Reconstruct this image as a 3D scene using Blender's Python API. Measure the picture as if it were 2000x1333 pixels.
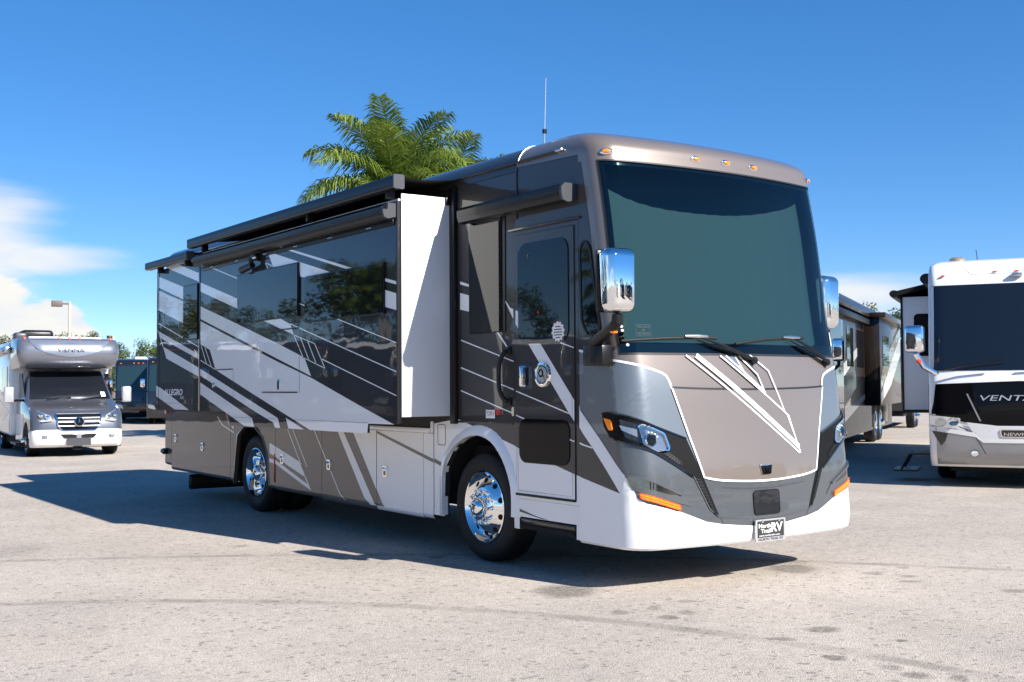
import bpy, bmesh, math, random
from mathutils import Vector, Matrix, geometry, noise

for _o in list(bpy.data.objects):
    bpy.data.objects.remove(_o)
rad = math.radians
scene = bpy.context.scene
COL = scene.collection

# ---------------------------------------------------------------- camera
YAW, PITCH, ROLL = 0.617, 0.040, -0.006
cam_d = bpy.data.cameras.new('camera')
cam_d.sensor_width = 36.0
cam_d.lens = 36.0 * 2221.0 / 2000.0
cam_d.clip_start = 0.1
cam_d.clip_end = 6000
cam = bpy.data.objects.new('camera', cam_d)
COL.objects.link(cam)
_f = Vector((math.sin(YAW) * math.cos(PITCH), math.cos(YAW) * math.cos(PITCH), math.sin(PITCH)))
_r = Vector((math.cos(YAW), -math.sin(YAW), 0))
_u = _r.cross(_f)
_c, _s = math.cos(ROLL), math.sin(ROLL)
_r2, _u2 = _c * _r + _s * _u, -_s * _r + _c * _u
M = Matrix((_r2, _u2, -_f)).transposed().to_4x4()
M.translation = Vector((-6.828, -6.353, 1.537))
cam.matrix_world = M
scene.camera = cam
cam_d.dof.use_dof = True
cam_d.dof.focus_distance = 10.2
cam_d.dof.aperture_fstop = 7.0

# ---------------------------------------------------------------- sky, sun, exposure
SUN_DIR = Vector((0.305, -1.42, 1.0)).normalized()          # towards the sun
sun_el = math.asin(SUN_DIR.z)
sun_az = math.atan2(SUN_DIR.x, SUN_DIR.y)                   # from +Y towards +X
w = bpy.data.worlds.new('World')
scene.world = w
w.use_nodes = True
nt = w.node_tree
nt.nodes.clear()
def N(t, **kw):
    n = nt.nodes.new(t)
    for k, v in kw.items():
        setattr(n, k, v)
    return n
def mathn(op, a, b=None, c=None, clamp=False):
    n = nt.nodes.new('ShaderNodeMath'); n.operation = op; n.use_clamp = clamp
    for i, v in enumerate((a, b, c)):
        if v is None: continue
        if isinstance(v, (int, float)): n.inputs[i].default_value = v
        else: nt.links.new(v, n.inputs[i])
    return n.outputs[0]
def vecn(op, a, b=None):
    n = nt.nodes.new('ShaderNodeVectorMath'); n.operation = op
    for i, v in enumerate((a, b)):
        if v is None: continue
        if isinstance(v, (tuple, list)): n.inputs[i].default_value = v
        else: nt.links.new(v, n.inputs[i])
    return n
sky = N('ShaderNodeTexSky')
sky.sky_type = 'NISHITA'
sky.sun_disc = False
sky.sun_elevation = sun_el
sky.sun_rotation = sun_az
sky.altitude = 5000
sky.air_density = 1.0
sky.dust_density = 0.0
sky.ozone_density = 2.2
hs = N('ShaderNodeHueSaturation')
hs.inputs['Saturation'].default_value = 1.60
hs.inputs['Hue'].default_value = 0.506
gam = N('ShaderNodeGamma'); gam.inputs[1].default_value = 0.66
nt.links.new(sky.outputs[0], gam.inputs[0])
nt.links.new(gam.outputs[0], hs.inputs['Color'])
tc = N('ShaderNodeTexCoord')
sep = N('ShaderNodeSeparateXYZ')
nt.links.new(tc.outputs['Generated'], sep.inputs[0])
mp = vecn('MULTIPLY', tc.outputs['Generated'], (1.0, 1.0, 2.4))
n1 = N('ShaderNodeTexNoise'); n1.inputs['Scale'].default_value = 7.0; n1.inputs['Detail'].default_value = 9.0; n1.inputs['Roughness'].default_value = 0.56
nt.links.new(mp.outputs[0], n1.inputs['Vector'])
mp2 = vecn('MULTIPLY', tc.outputs['Generated'], (1.0, 1.0, 9.0))
n2 = N('ShaderNodeTexNoise'); n2.inputs['Scale'].default_value = 3.2; n2.inputs['Detail'].default_value = 8.0; n2.inputs['Roughness'].default_value = 0.55
nt.links.new(mp2.outputs[0], n2.inputs['Vector'])
def blob(c, rxy, rz):
    d = vecn('SUBTRACT', tc.outputs['Generated'], c)
    d = vecn('MULTIPLY', d.outputs[0], (1 / rxy, 1 / rxy, 1 / rz))
    l = vecn('LENGTH', d.outputs[0]).outputs['Value']
    return mathn('SUBTRACT', 1.0, l, clamp=True)
# banks of cumulus low in the sky and thin high streaks, all round the horizon
cum = None
for c, a, b in (((0.17, 0.98, 0.048), .085, .062), ((0.228, 0.972, 0.046), .056, .046), ((0.05, 0.99, 0.06), .13, .07), ((-0.93, 0.35, 0.06), .25, .06), ((-0.86, -0.5, 0.06), .25, .06), ((0.98, 0.0, 0.05), .2, .05), ((-0.2, -0.97, 0.05), .25, .06)):
    bl = blob(c, a, b)
    cum = bl if cum is None else mathn('MAXIMUM', cum, bl)
wis = None
for c, a, b in (((0.17, 0.98, 0.115), .10, .075), ((0.22, 0.968, 0.105), .10, .022), ((0.05, 0.98, 0.12), .15, .07), ((0.79, 0.61, 0.075), .13, .034), ((0.85, 0.52, 0.06), .15, .04), ((-0.95, 0.2, 0.14), .3, .06), ((-0.7, -0.7, 0.12), .3, .06)):
    bl = blob(c, a, b)
    wis = bl if wis is None else mathn('MAXIMUM', wis, bl)
def smooth(x, lo, hi):
    n = nt.nodes.new('ShaderNodeMapRange'); n.interpolation_type = 'SMOOTHSTEP'; n.clamp = True
    n.inputs['From Min'].default_value = lo; n.inputs['From Max'].default_value = hi
    nt.links.new(x, n.inputs['Value'])
    return n.outputs[0]
cm = smooth(mathn('ADD', mathn('MULTIPLY', n1.outputs[0], 1.25), mathn('MULTIPLY', cum, 0.75)), 0.90, 1.0)
cm = mathn('MULTIPLY', cm, smooth(cum, 0.02, 0.25))
wm = smooth(mathn('ADD', mathn('MULTIPLY', n2.outputs[0], 1.0), mathn('MULTIPLY', wis, 0.75)), 0.62, 1.08)
wm = mathn('MULTIPLY', mathn('MULTIPLY', wm, smooth(wis, 0.0, 0.35)), 0.85)
mask = mathn('MAXIMUM', cm, wm)
shade = N('ShaderNodeMix'); shade.data_type = 'RGBA'
shade.inputs['A'].default_value = (2.35, 2.65, 3.1, 1)
shade.inputs['B'].default_value = (3.1, 3.05, 2.9, 1)
nt.links.new(smooth(n1.outputs[0], .38, .62), shade.inputs['Factor'])
mix = N('ShaderNodeMix'); mix.data_type = 'RGBA'
nt.links.new(mask, mix.inputs['Factor'])
nt.links.new(hs.outputs[0], mix.inputs['A'])
nt.links.new(shade.outputs['Result'], mix.inputs['B'])
bg = N('ShaderNodeBackground'); bg.inputs['Strength'].default_value = 0.150
nt.links.new(mix.outputs['Result'], bg.inputs['Color'])
wo = N('ShaderNodeOutputWorld')
nt.links.new(bg.outputs[0], wo.inputs['Surface'])

sun_d = bpy.data.lights.new('sun', 'SUN')
sun_d.energy = 4.8
sun_d.angle = rad(0.53)
sun_d.color = (1.0, 0.955, 0.89)
sun = bpy.data.objects.new('sun', sun_d)
COL.objects.link(sun)
sun.rotation_euler = SUN_DIR.to_track_quat('Z', 'Y').to_euler()
sun.location = SUN_DIR * 60

vs = scene.view_settings
vs.view_transform = 'Standard'
vs.look = 'None'
vs.exposure = 1.08
vs.gamma = 1.0
vs.use_curve_mapping = False
scene.cycles.max_bounces = 8
scene.cycles.glossy_bounces = 4
scene.cycles.transparent_max_bounces = 8
scene.cycles.caustics_reflective = False
scene.cycles.caustics_refractive = False
scene.cycles.use_denoising = True

# ---------------------------------------------------------------- materials
MATS = {}
def mat(name, col, rough=0.5, metal=0.0, coat=0.0, spec=0.5, emit=None, wav=0.0, flake=0.0, coat_ior=1.5):
    m = bpy.data.materials.new(name)
    m.use_nodes = True
    t = m.node_tree
    b = t.nodes['Principled BSDF']
    b.inputs['Base Color'].default_value = (*col, 1)
    b.inputs['Roughness'].default_value = rough
    b.inputs['Metallic'].default_value = metal
    b.inputs['Coat Weight'].default_value = coat
    b.inputs['Coat Roughness'].default_value = 0.02
    b.inputs['Coat IOR'].default_value = coat_ior
    b.inputs['Specular IOR Level'].default_value = spec
    if emit:
        b.inputs['Emission Color'].default_value = (*emit[:3], 1)
        b.inputs['Emission Strength'].default_value = emit[3]
    g = t.nodes.new('ShaderNodeTexCoord')
    if flake:
        n = t.nodes.new('ShaderNodeTexNoise'); n.inputs['Scale'].default_value = 900; n.inputs['Detail'].default_value = 1
        t.links.new(g.outputs['Object'], n.inputs['Vector'])
        mr = t.nodes.new('ShaderNodeMapRange'); mr.inputs['From Min'].default_value = .3; mr.inputs['From Max'].default_value = .7
        mr.inputs['To Min'].default_value = 1 - flake; mr.inputs['To Max'].default_value = 1 + flake
        t.links.new(n.outputs[0], mr.inputs['Value'])
        mx = t.nodes.new('ShaderNodeVectorMath'); mx.operation = 'SCALE'; mx.inputs[0].default_value = col
        t.links.new(mr.outputs[0], mx.inputs['Scale'])
        t.links.new(mx.outputs[0], b.inputs['Base Color'])
    if wav:
        n = t.nodes.new('ShaderNodeTexNoise'); n.inputs['Scale'].default_value = 1.7; n.inputs['Detail'].default_value = 2.5
        t.links.new(g.outputs['Object'], n.inputs['Vector'])
        bp = t.nodes.new('ShaderNodeBump'); bp.inputs['Strength'].default_value = 1.0; bp.inputs['Distance'].default_value = wav
        t.links.new(n.outputs[0], bp.inputs['Height'])
        t.links.new(bp.outputs[0], b.inputs['Normal'])
        t.links.new(bp.outputs[0], b.inputs['Coat Normal'])
    MATS[name] = m
    return m
def glass(name, tint, refl=1.0, ior=1.5):
    m = bpy.data.materials.new(name)
    m.use_nodes = True
    t = m.node_tree
    t.nodes.clear()
    tr = t.nodes.new('ShaderNodeBsdfTransparent'); tr.inputs[0].default_value = (*tint, 1)
    gl = t.nodes.new('ShaderNodeBsdfGlossy'); gl.inputs['Roughness'].default_value = 0.015; gl.inputs[0].default_value = (refl, refl, refl, 1)
    fr = t.nodes.new('ShaderNodeFresnel'); fr.inputs[0].default_value = ior
    mx = t.nodes.new('ShaderNodeMixShader')
    o = t.nodes.new('ShaderNodeOutputMaterial')
    t.links.new(fr.outputs[0], mx.inputs[0]); t.links.new(tr.outputs[0], mx.inputs[1]); t.links.new(gl.outputs[0], mx.inputs[2]); t.links.new(mx.outputs[0], o.inputs[0])
    MATS[name] = m
    return m
mat('charcoal', (0.013, 0.0135, 0.016), .5, 0, 1.0, spec=.1, wav=.0022, flake=.25, coat_ior=1.42)
mat('umber', (0.105, 0.081, 0.067), .45, .1, 1.0, spec=.2, coat_ior=1.42, wav=.0016, flake=.2)
mat('umber_dark', (0.052, 0.044, 0.039), .34, .35, 1.0, wav=.0016, flake=.2)
mat('bezel_black', (0.006, 0.006, 0.0065), .6, spec=.12)
mat('pewter_low', (0.088, 0.095, 0.102), .36, .4, 1.0, flake=.2, coat_ior=1.4)
mat('bronze_dark', (0.034, 0.031, 0.031), .45, .1, 1.0, spec=.2, wav=.001, flake=.2, coat_ior=1.42)
mat('taupe', (0.195, 0.160, 0.136), .36, .35, 1.0, flake=.16)
mat('pewter', (0.165, 0.183, 0.196), .34, .5, 1.0, flake=.2)
mat('pewter_dark', (0.062, 0.067, 0.074), .36, .4, 1.0, flake=.2)
mat('white', (0.80, 0.80, 0.80), .3, 0, 1.0, wav=.0012)
mat('white_cap', (0.82, 0.82, 0.81), .3, 0, 1.0)
mat('white_matte', (0.80, 0.80, 0.79), .45)
mat('black_gloss', (0.008, 0.008, 0.009), .1, 0, .6)
mat('black_satin', (0.006, 0.006, 0.0065), .36, spec=.35)
mat('black_matte', (0.012, 0.012, 0.012), .8, spec=.2)
mat('awning_black', (0.007, 0.008, 0.010), .32, 0, .12, spec=.22)
mat('fabric_black', (0.010, 0.010, 0.011), .85, spec=.2)
mat('dark_glass', (0.005, 0.007, 0.009), .02, 0, 0, spec=.40, wav=.0007)
mat('kick_glass', (0.004, 0.004, 0.005), .04, 0, 0, spec=.16)
mat('chrome', (0.86, 0.87, 0.88), .035, 1.0)
mat('alu', (0.62, 0.62, 0.62), .25, 1.0)
mat('grey_cap', (0.055, 0.058, 0.066), .4, .2)
mat('rubber', (0.009, 0.009, 0.009), .6, spec=.3)
mat('amber', (0.85, 0.22, 0.005), .18, 0, .8, emit=(1, .24, .0, .06))
mat('red', (0.5, 0.01, 0.01), .2, 0, .8)
mat('orange_red', (0.75, 0.08, 0.01), .25, 0, .6)
mat('lamp_silver', (0.40, 0.41, 0.43), .2, .8)
mat('curtain', (0.062, 0.082, 0.093), .9, spec=.1)
mat('trim_dark', (0.006, 0.006, 0.007), .5)
mat('paper', (0.82, 0.82, 0.80), .7)
mat('ink', (0.02, 0.02, 0.02), .6)
mat('red_ink', (0.55, 0.02, 0.02), .6)
mat('cream', (0.78, 0.70, 0.45), .6)
mat('blind', (0.42, 0.44, 0.40), .7)
mat('chrome_dark', (0.22, 0.21, 0.20), .12, 1.0)
mat('light_metal', (0.55, 0.55, 0.56), .3, .6)
glass('windshield', (0.50, 0.69, 0.68))
glass('lens', (0.93, 0.95, 0.97))
glass('tint_pane', (0.30, 0.33, 0.31))

# ---------------------------------------------------------------- helpers
def tag(o, label, cat, group=None, kind=None):
    if label: o['label'] = label
    if cat: o['category'] = cat
    if group: o['group'] = group
    if kind: o['kind'] = kind
    return o
def link(name, me, m, parent=None):
    o = bpy.data.objects.new(name, me)
    COL.objects.link(o)
    if m is not None:
        me.materials.append(MATS[m] if isinstance(m, str) else m)
    if parent is not None:
        o.parent = parent
    return o
def empty(name, loc, rz=0):
    o = bpy.data.objects.new(name, None)
    COL.objects.link(o)
    o.location = loc
    o.rotation_euler = (0, 0, rz)
    o.empty_display_size = .2
    return o
class MB:
    """collects shapes into one mesh"""
    def __init__(s): s.v = []; s.f = []
    def add(s, v, f):
        k = len(s.v); s.v += [tuple(p) for p in v]; s.f += [tuple(i + k for i in q) for q in f]; return s
    def addbm(s, bm):
        bm.verts.index_update()
        s.add([tuple(x.co) for x in bm.verts], [[x.index for x in q.verts] for q in bm.faces]); bm.free(); return s
    def box(s, x0, x1, y0, y1, z0, z1, bev=0.0, seg=2, mtx=None):
        bm = bmesh.new()
        bmesh.ops.create_cube(bm, size=1)
        for p in bm.verts:
            p.co = Vector((x0 + (x1 - x0) * (p.co.x + .5), y0 + (y1 - y0) * (p.co.y + .5), z0 + (z1 - z0) * (p.co.z + .5)))
        if bev: bmesh.ops.bevel(bm, geom=list(bm.edges), offset=bev, segments=seg, profile=.5, affect='EDGES')
        if mtx is not None: bm.transform(mtx)
        return s.addbm(bm)
    def tube(s, pts, r, n=10, caps=True):
        pts = [Vector(p) for p in pts]; m = len(pts)
        rr = r if isinstance(r, (list, tuple)) else [r] * m
        V = []; F = []; prev = None
        for i, p in enumerate(pts):
            t = (pts[min(m - 1, i + 1)] - pts[max(0, i - 1)]).normalized()
            if prev is None:
                a = t.orthogonal().normalized()
            else:
                a = (prev - t * prev.dot(t)).normalized()
            prev = a; b = t.cross(a)
            for k in range(n):
                q = 2 * math.pi * k / n
                V.append(p + (a * math.cos(q) + b * math.sin(q)) * rr[i])
        for i in range(m - 1):
            for k in range(n):
                F.append((i * n + k, i * n + (k + 1) % n, (i + 1) * n + (k + 1) % n, (i + 1) * n + k))
        if caps:
            F.append(tuple(range(n - 1, -1, -1))); F.append(tuple((m - 1) * n + k for k in range(n)))
        return s.add(V, F)
    def lathe(s, prof, c, axis, n=40):
        """prof: (radius, height along axis)"""
        c = Vector(c); ax = Vector(axis).normalized(); a = ax.orthogonal().normalized(); b = ax.cross(a)
        V = []; F = []; m = len(prof)
        for r, h in prof:
            for k in range(n):
                q = 2 * math.pi * k / n
                V.append(c + ax * h + (a * math.cos(q) + b * math.sin(q)) * r)
        for i in range(m - 1):
            for k in range(n):
                F.append((i * n + k, i * n + (k + 1) % n, (i + 1) * n + (k + 1) % n, (i + 1) * n + k))
        if prof[0][0] > 1e-4: pass
        return s.add(V, F)
    def prism(s, poly, fn, d0, d1):
        """closed polygon extruded between depths: fn(a,b,d)->xyz"""
        n = len(poly)
        tri = geometry.tessellate_polygon([[Vector((p[0], p[1], 0)) for p in poly]])
        V = [fn(p[0], p[1], d0) for p in poly] + [fn(p[0], p[1], d1) for p in poly]
        F = [tuple(t) for t in tri] + [tuple(n + i for i in reversed(t)) for t in tri]
        F += [(i, (i + 1) % n, n + (i + 1) % n, n + i) for i in range(n)]
        return s.add(V, F)
    def flat(s, poly, fn):
        tri = geometry.tessellate_polygon([[Vector((p[0], p[1], 0)) for p in poly]])
        return s.add([fn(*p) for p in poly], [tuple(t) for t in tri])
    def build(s, name, m, parent=None, smooth=True, ang=35):
        me = bpy.data.meshes.new(name)
        me.from_pydata(s.v, [], s.f)
        bm = bmesh.new(); bm.from_mesh(me)
        bmesh.ops.recalc_face_normals(bm, faces=list(bm.faces))
        bm.to_mesh(me); bm.free()
        if smooth:
            for p in me.polygons: p.use_smooth = True
            me.set_sharp_from_angle(angle=rad(ang))
        me.update()
        return link(name, me, m, parent)
def rrect(a0, a1, b0, b1, r, n=5):
    out = []
    for cx, cy, q0 in ((a1 - r, b1 - r, 0), (a0 + r, b1 - r, 90), (a0 + r, b0 + r, 180), (a1 - r, b0 + r, 270)):
        for k in range(n + 1):
            q = rad(q0 + 90 * k / n)
            out.append((cx + r * math.cos(q), cy + r * math.sin(q)))
    return out
def rpoly(pts, r, n=4):
    """polygon with rounded corners"""
    out = []; m = len(pts)
    for i in range(m):
        p = Vector(pts[i]); a = Vector(pts[i - 1]) - p; b = Vector(pts[(i + 1) % m]) - p
        d = min(r, a.length * .45, b.length * .45)
        A = p + a.normalized() * d; B = p + b.normalized() * d
        for k in range(n + 1):
            t = k / n
            q = A * (1 - t) ** 2 + p * 2 * t * (1 - t) + B * t * t
            out.append((q.x, q.y))
    return out
def clip_y(poly, lo, hi):
    for lim, sg in ((lo, 1), (hi, -1)):
        out = []
        for i in range(len(poly)):
            a, b = poly[i - 1], poly[i]
            ia, ib = (a[0] - lim) * sg >= 0, (b[0] - lim) * sg >= 0
            if ia != ib:
                t = (lim - a[0]) / (b[0] - a[0]); out.append((lim, a[1] + t * (b[1] - a[1])))
            if ib: out.append(b)
        poly = out
        if len(poly) < 3: return []
    return poly
def text(name, s, origin, right, up, width, height, m, parent, bold=0.0, shear=0.0):
    cu = bpy.data.curves.new(name, 'FONT'); cu.body = s; cu.extrude = 0.0; cu.resolution_u = 3; cu.shear = shear; cu.offset = bold
    ob = bpy.data.objects.new(name, cu); COL.objects.link(ob)
    dg = bpy.context.evaluated_depsgraph_get(); dg.update()
    me = bpy.data.meshes.new_from_object(ob.evaluated_get(dg))
    bpy.data.objects.remove(ob); bpy.data.curves.remove(cu)
    xs = [v.co.x for v in me.vertices]; ys = [v.co.y for v in me.vertices]
    x0, x1, y0, y1 = min(xs), max(xs), min(ys), max(ys)
    o_, r_, u_ = Vector(origin), Vector(right).normalized(), Vector(up).normalized()
    for v in me.vertices:
        v.co = o_ + r_ * ((v.co.x - x0) / (x1 - x0) * width) + u_ * ((v.co.y - y0) / (y1 - y0) * height)
    me.name = name
    me.materials.clear()
    return link(name, me, m, parent)
def copy_tree(o, parent=None):
    c = o.copy(); COL.objects.link(c)
    if parent is not None:
        c.parent = parent
    for ch in list(o.children):
        copy_tree(ch, c)
    return c
D = {
 'MS': [[(7.38, 2.854), (6.129, 2.562), (6.143, 2.449), (7.379, 2.74)], [(7.156, 3.035), (6.137, 2.791), (6.126, 2.8), (7.144, 3.044)], [(7.407, 2.38), (5.064, 1.825), (4.203, 1.637), (3.02, 1.332), (2.507, 1.206), (2.991, 1.203), (3.011, 1.111), (4.222, 1.11), (5.617, 1.451), (6.845, 1.759), (7.039, 2.006), (7.403, 2.091)], [(7.393, 2.562), (5.065, 2.021), (4.366, 1.847), (4.203, 1.654), (5.621, 1.987), (7.408, 2.407)], [(7.426, 1.795), (5.617, 1.359), (5.021, 1.215), (4.956, 1.11), (5.099, 1.112), (5.139, 1.165), (5.616, 1.27), (7.431, 1.715)], [(4.817, 1.224), (4.363, 1.111), (4.753, 1.111)], [(7.43, 1.628), (5.724, 1.202), (5.66, 1.105), (5.945, 1.109), (7.445, 1.485)], [(5.31, 3.032), (3.724, 2.662), (4.286, 2.651), (4.466, 2.687), (4.486, 2.781), (5.154, 2.85)], [(4.958, 3.052), (3.252, 2.66), (3.394, 2.664), (4.988, 3.039)], [(5.377, 2.909), (5.112, 2.836), (5.103, 2.844), (5.367, 2.917)], [(5.376, 2.912), (5.294, 2.826), (5.273, 2.827), (5.355, 2.913)], [(2.681, 2.526), (2.419, 2.469), (2.419, 2.441), (2.681, 2.497)], [(2.692, 2.422), (2.42, 2.361), (2.42, 2.213), (2.693, 2.268)], [(4.497, 2.404), (4.304, 2.361), (4.295, 2.37), (4.488, 2.413)], [(3.653, 2.205), (2.429, 1.918), (2.422, 1.926), (3.645, 2.213)], [(5.415, 2.278), (4.984, 2.284), (4.705, 2.204), (4.619, 2.088)], [(4.722, 2.204), (2.44, 1.664), (2.433, 1.672), (4.711, 2.214)], [(4.622, 2.084), (4.127, 1.977), (4.12, 1.984), (4.615, 2.091)], [(4.627, 2.086), (4.402, 1.847), (4.385, 1.849), (4.61, 2.089)], [(4.458, 2.044), (4.266, 1.82), (4.249, 1.822), (4.441, 2.046)], [(4.293, 2.008), (4.105, 1.787), (4.088, 1.79), (4.276, 2.011)], [(4.132, 1.979), (3.896, 1.726), (3.881, 1.729), (4.115, 1.982)], [(4.412, 1.847), (3.892, 1.724), (3.885, 1.731), (4.403, 1.854)], [(3.958, 1.815), (2.465, 1.457), (2.457, 1.465), (3.948, 1.824)], [(7.424, 1.895), (6.852, 1.758), (6.839, 1.766), (7.41, 1.903)], [(7.346, 2.064), (7.161, 1.842), (7.141, 1.844), (7.325, 2.065)], [(7.213, 2.036), (6.998, 1.804), (6.979, 1.806), (7.193, 2.037)]],
 'RS': [[(8.706, 3.158), (8.232, 3.16), (7.382, 2.962), (7.38, 2.854)], [(8.981, 3.058), (7.942, 2.83), (7.95, 2.67), (8.978, 2.907)], [(8.977, 2.868), (7.95, 2.646), (7.945, 2.362), (8.992, 2.601)], [(9.007, 2.42), (7.418, 2.042), (7.401, 2.052), (8.987, 2.431)], [(8.999, 2.321), (7.428, 1.96), (7.427, 1.9), (8.865, 2.212)], [(9.021, 2.334), (8.79, 2.091), (8.762, 2.093), (8.993, 2.335)], [(8.784, 2.099), (7.426, 1.795), (7.424, 1.682), (8.645, 1.937)], [(9.073, 1.582), (8.852, 1.542), (7.769, 1.265), (8.31, 1.266), (9.07, 1.438)]],
 'BW': [[(6.801, 0.925), (5.726, 0.687), (5.566, 0.52), (6.649, 0.767)], [(6.648, 0.695), (6.397, 0.677), (5.513, 0.445), (5.592, 0.521), (5.566, 0.528), (5.422, 0.384), (5.552, 0.412), (6.397, 0.628), (6.633, 0.647)], [(6.072, 1.053), (5.735, 0.691), (5.716, 0.695), (6.052, 1.057)], [(5.927, 1.051), (5.537, 0.634), (5.72, 0.685), (5.731, 0.677), (5.517, 0.637), (5.907, 1.055)], [(5.356, 1.055), (4.717, 0.389), (4.587, 0.332), (4.573, 0.339), (4.699, 0.394), (5.337, 1.059)], [(4.767, 1.063), (4.631, 1.067), (3.939, 0.352), (3.859, 0.331), (4.024, 0.338), (4.164, 0.401)], [(8.319, 1.156), (8.141, 1.049), (7.606, 0.927), (7.581, 0.941), (8.11, 1.063), (8.279, 1.165)], [(8.003, 1.209), (7.894, 1.054), (7.872, 1.057), (7.98, 1.211)], [(7.819, 1.162), (7.735, 1.058), (7.714, 1.061), (7.797, 1.164)], [(7.823, 1.048), (7.372, 1.056), (7.594, 0.94)], [(6.953, 1.051), (6.775, 0.918), (6.755, 0.923), (6.932, 1.055)]],
 'FW': [[(2.32, 1.955), (1.489, 1.743), (1.482, 1.752), (2.312, 1.965)], [(2.322, 1.705), (1.478, 1.501), (1.471, 1.51), (2.314, 1.716)], [(2.324, 1.498), (1.48, 1.298), (1.473, 1.307), (2.316, 1.508)], [(1.749, 2.011), (1.577, 1.852), (1.558, 1.858), (1.729, 2.017)], [(1.64, 2.302), (1.538, 2.207), (1.445, 2.183), (1.447, 2.065), (1.488, 2.101)], [(2.325, 2.495), (2.163, 2.451), (2.163, 2.43), (2.325, 2.467)], [(2.326, 2.39), (2.163, 2.353), (2.165, 2.208), (2.327, 2.238)]],
 'DW': [[(1.442, 2.181), (1.404, 2.169), (1.405, 2.024), (1.443, 2.062)], [(1.456, 1.496), (0.724, 1.316), (0.717, 1.325), (1.449, 1.505)], [(1.458, 1.293), (1.332, 1.262), (1.325, 1.272), (1.451, 1.303)], [(0.726, 1.111), (0.662, 1.099), (0.656, 1.108), (0.72, 1.121)], [(0.837, 1.881), (0.657, 1.835), (0.652, 1.843), (0.832, 1.89)], [(1.268, 1.893), (1.098, 1.887), (0.655, 1.424), (0.657, 1.258), (0.721, 1.319)]],
 'CW': [[(-1.784, 1.41), (-1.727, 1.341), (-1.524, 1.136), (-1.649, 1.252), (-1.277, 0.858), (-1.234, 0.778), (-1.332, 0.731), (-1.624, 1.068), (-1.804, 1.247)], [(-1.826, 1.099), (-1.627, 1.06), (-1.621, 1.07), (-1.819, 1.109)]],
 'BWF': [(4.419, 1.069), (3.792, 0.379), (3.71, 0.336), (3.488, 0.347), (2.612, 0.387), (2.404, 1.123), (2.377, 1.249)],
 'b7': [(4.015, 1.147), (3.903, 1.15), (2.571, 0.816), (2.598, 0.786)],
 'archR': [(7.716, 0.31), (7.671, 0.575), (7.594, 0.933), (7.373, 1.05), (7.052, 1.052), (6.801, 0.931), (6.663, 0.756), (6.591, 0.353)],
 'archF': [(2.601, 0.36), (2.607, 0.463), (2.588, 0.792), (2.441, 0.971), (2.314, 1.044), (2.189, 1.091), (2.007, 1.113), (1.802, 1.063), (1.633, 0.924), (1.523, 0.739), (1.497, 0.599), (1.499, 0.441)],
 'wline': [(2.377, 1.247), (1.438, 1.028), (0.957, 0.911), (0.584, 0.829)],
 'wlinecap': [(-1.792, 0.829), (-1.332, 0.734)],
 'wbound': [(-1.277, 0.858), (-1.234, 0.778), (-1.206, 0.705), (-1.151, 0.668), (-0.863, 0.591), (-0.637, 0.506), (-0.48, 0.478), (-0.182, 0.447), (-0.054, 0.442)],
 'arc': [(-1.334, 1.739), (-1.198, 1.71), (-1.053, 1.671), (-0.929, 1.629), (-0.885, 1.587), (-0.862, 1.517)],
 'hoodL': [(-0.862, 1.517), (-0.752, 1.182), (-0.639, 0.839)],
 'hoodB': [(-0.639, 0.839), (-0.472, 0.81), (-0.186, 0.791)],
 'hoodT': [(-0.862, 1.517), (-0.629, 1.507), (-0.27, 1.5)],
 'black': [(-1.474, 1.324), (-1.413, 1.333), (-1.244, 1.316), (-1.031, 1.23), (-0.771, 1.136), (-0.64, 0.824), (-0.511, 0.539), (-0.546, 0.542), (-0.744, 0.848), (-0.927, 0.961), (-1.117, 1.062), (-1.405, 1.152), (-1.467, 1.235)],
 'lamp': [(-1.165, 1.236), (-1.139, 1.246), (-0.978, 1.175), (-0.945, 1.071), (-0.956, 1.051), (-1.034, 1.04), (-1.142, 1.097)],
 'proj': [(-1.09, 1.133)],
 'drl': [(-1.288, 1.243), (-1.176, 1.213), (-1.175, 1.155), (-1.273, 1.205)],
 'drlbox': [(-1.292, 1.287), (-1.167, 1.25), (-1.148, 1.104), (-1.257, 1.147)],
 'turn': [(-1.45, 1.295), (-1.366, 1.282), (-1.354, 1.203), (-1.397, 1.202)],
 'mesh': [(-0.991, 1.028), (-0.941, 1.037), (-0.835, 0.965), (-0.838, 0.938), (-0.87, 0.949)],
 'amber': [(-1.195, 0.742), (-1.171, 0.739), (-0.885, 0.646), (-0.874, 0.611), (-0.895, 0.611), (-1.182, 0.705)],
 'scoop': [(-1.277, 0.858), (-1.256, 0.876), (-1.181, 0.864), (-1.09, 0.825), (-0.975, 0.772), (-0.855, 0.719), (-0.953, 0.724), (-1.108, 0.768), (-1.253, 0.791)],
 'ledge': [(-1.253, 0.791), (-1.108, 0.768), (-0.855, 0.719), (-0.768, 0.629), (-0.892, 0.66), (-1.096, 0.717), (-1.235, 0.765)],
 'vent': [(-0.735, 0.84), (-0.667, 0.826), (-0.536, 0.544), (-0.567, 0.564)],
 'lseam': [(-0.509, 0.537), (-0.468, 0.474)],
 'lowpanel': [(-0.512, 0.532), (-0.274, 0.505), (-0.052, 0.489)],
 'hatch': [(-0.142, 0.709), (0.146, 0.713), (0.129, 0.532), (-0.157, 0.524)],
 'plate': [(-0.172, 0.486), (0.137, 0.484), (0.176, 0.325), (-0.167, 0.329)],
 'badge': [(-0.073, 0.908), (0.056, 0.907), (0.036, 0.839), (-0.058, 0.836)],
 'h1': [(-0.697, 1.767), (0.436, 0.963)],
 'h2': [(-0.6, 1.767), (0.443, 1.0)],
 'h3': [(-0.038, 1.773), (0.154, 1.649), (0.301, 1.316), (0.364, 1.266), (0.443, 1.0)],
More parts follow.
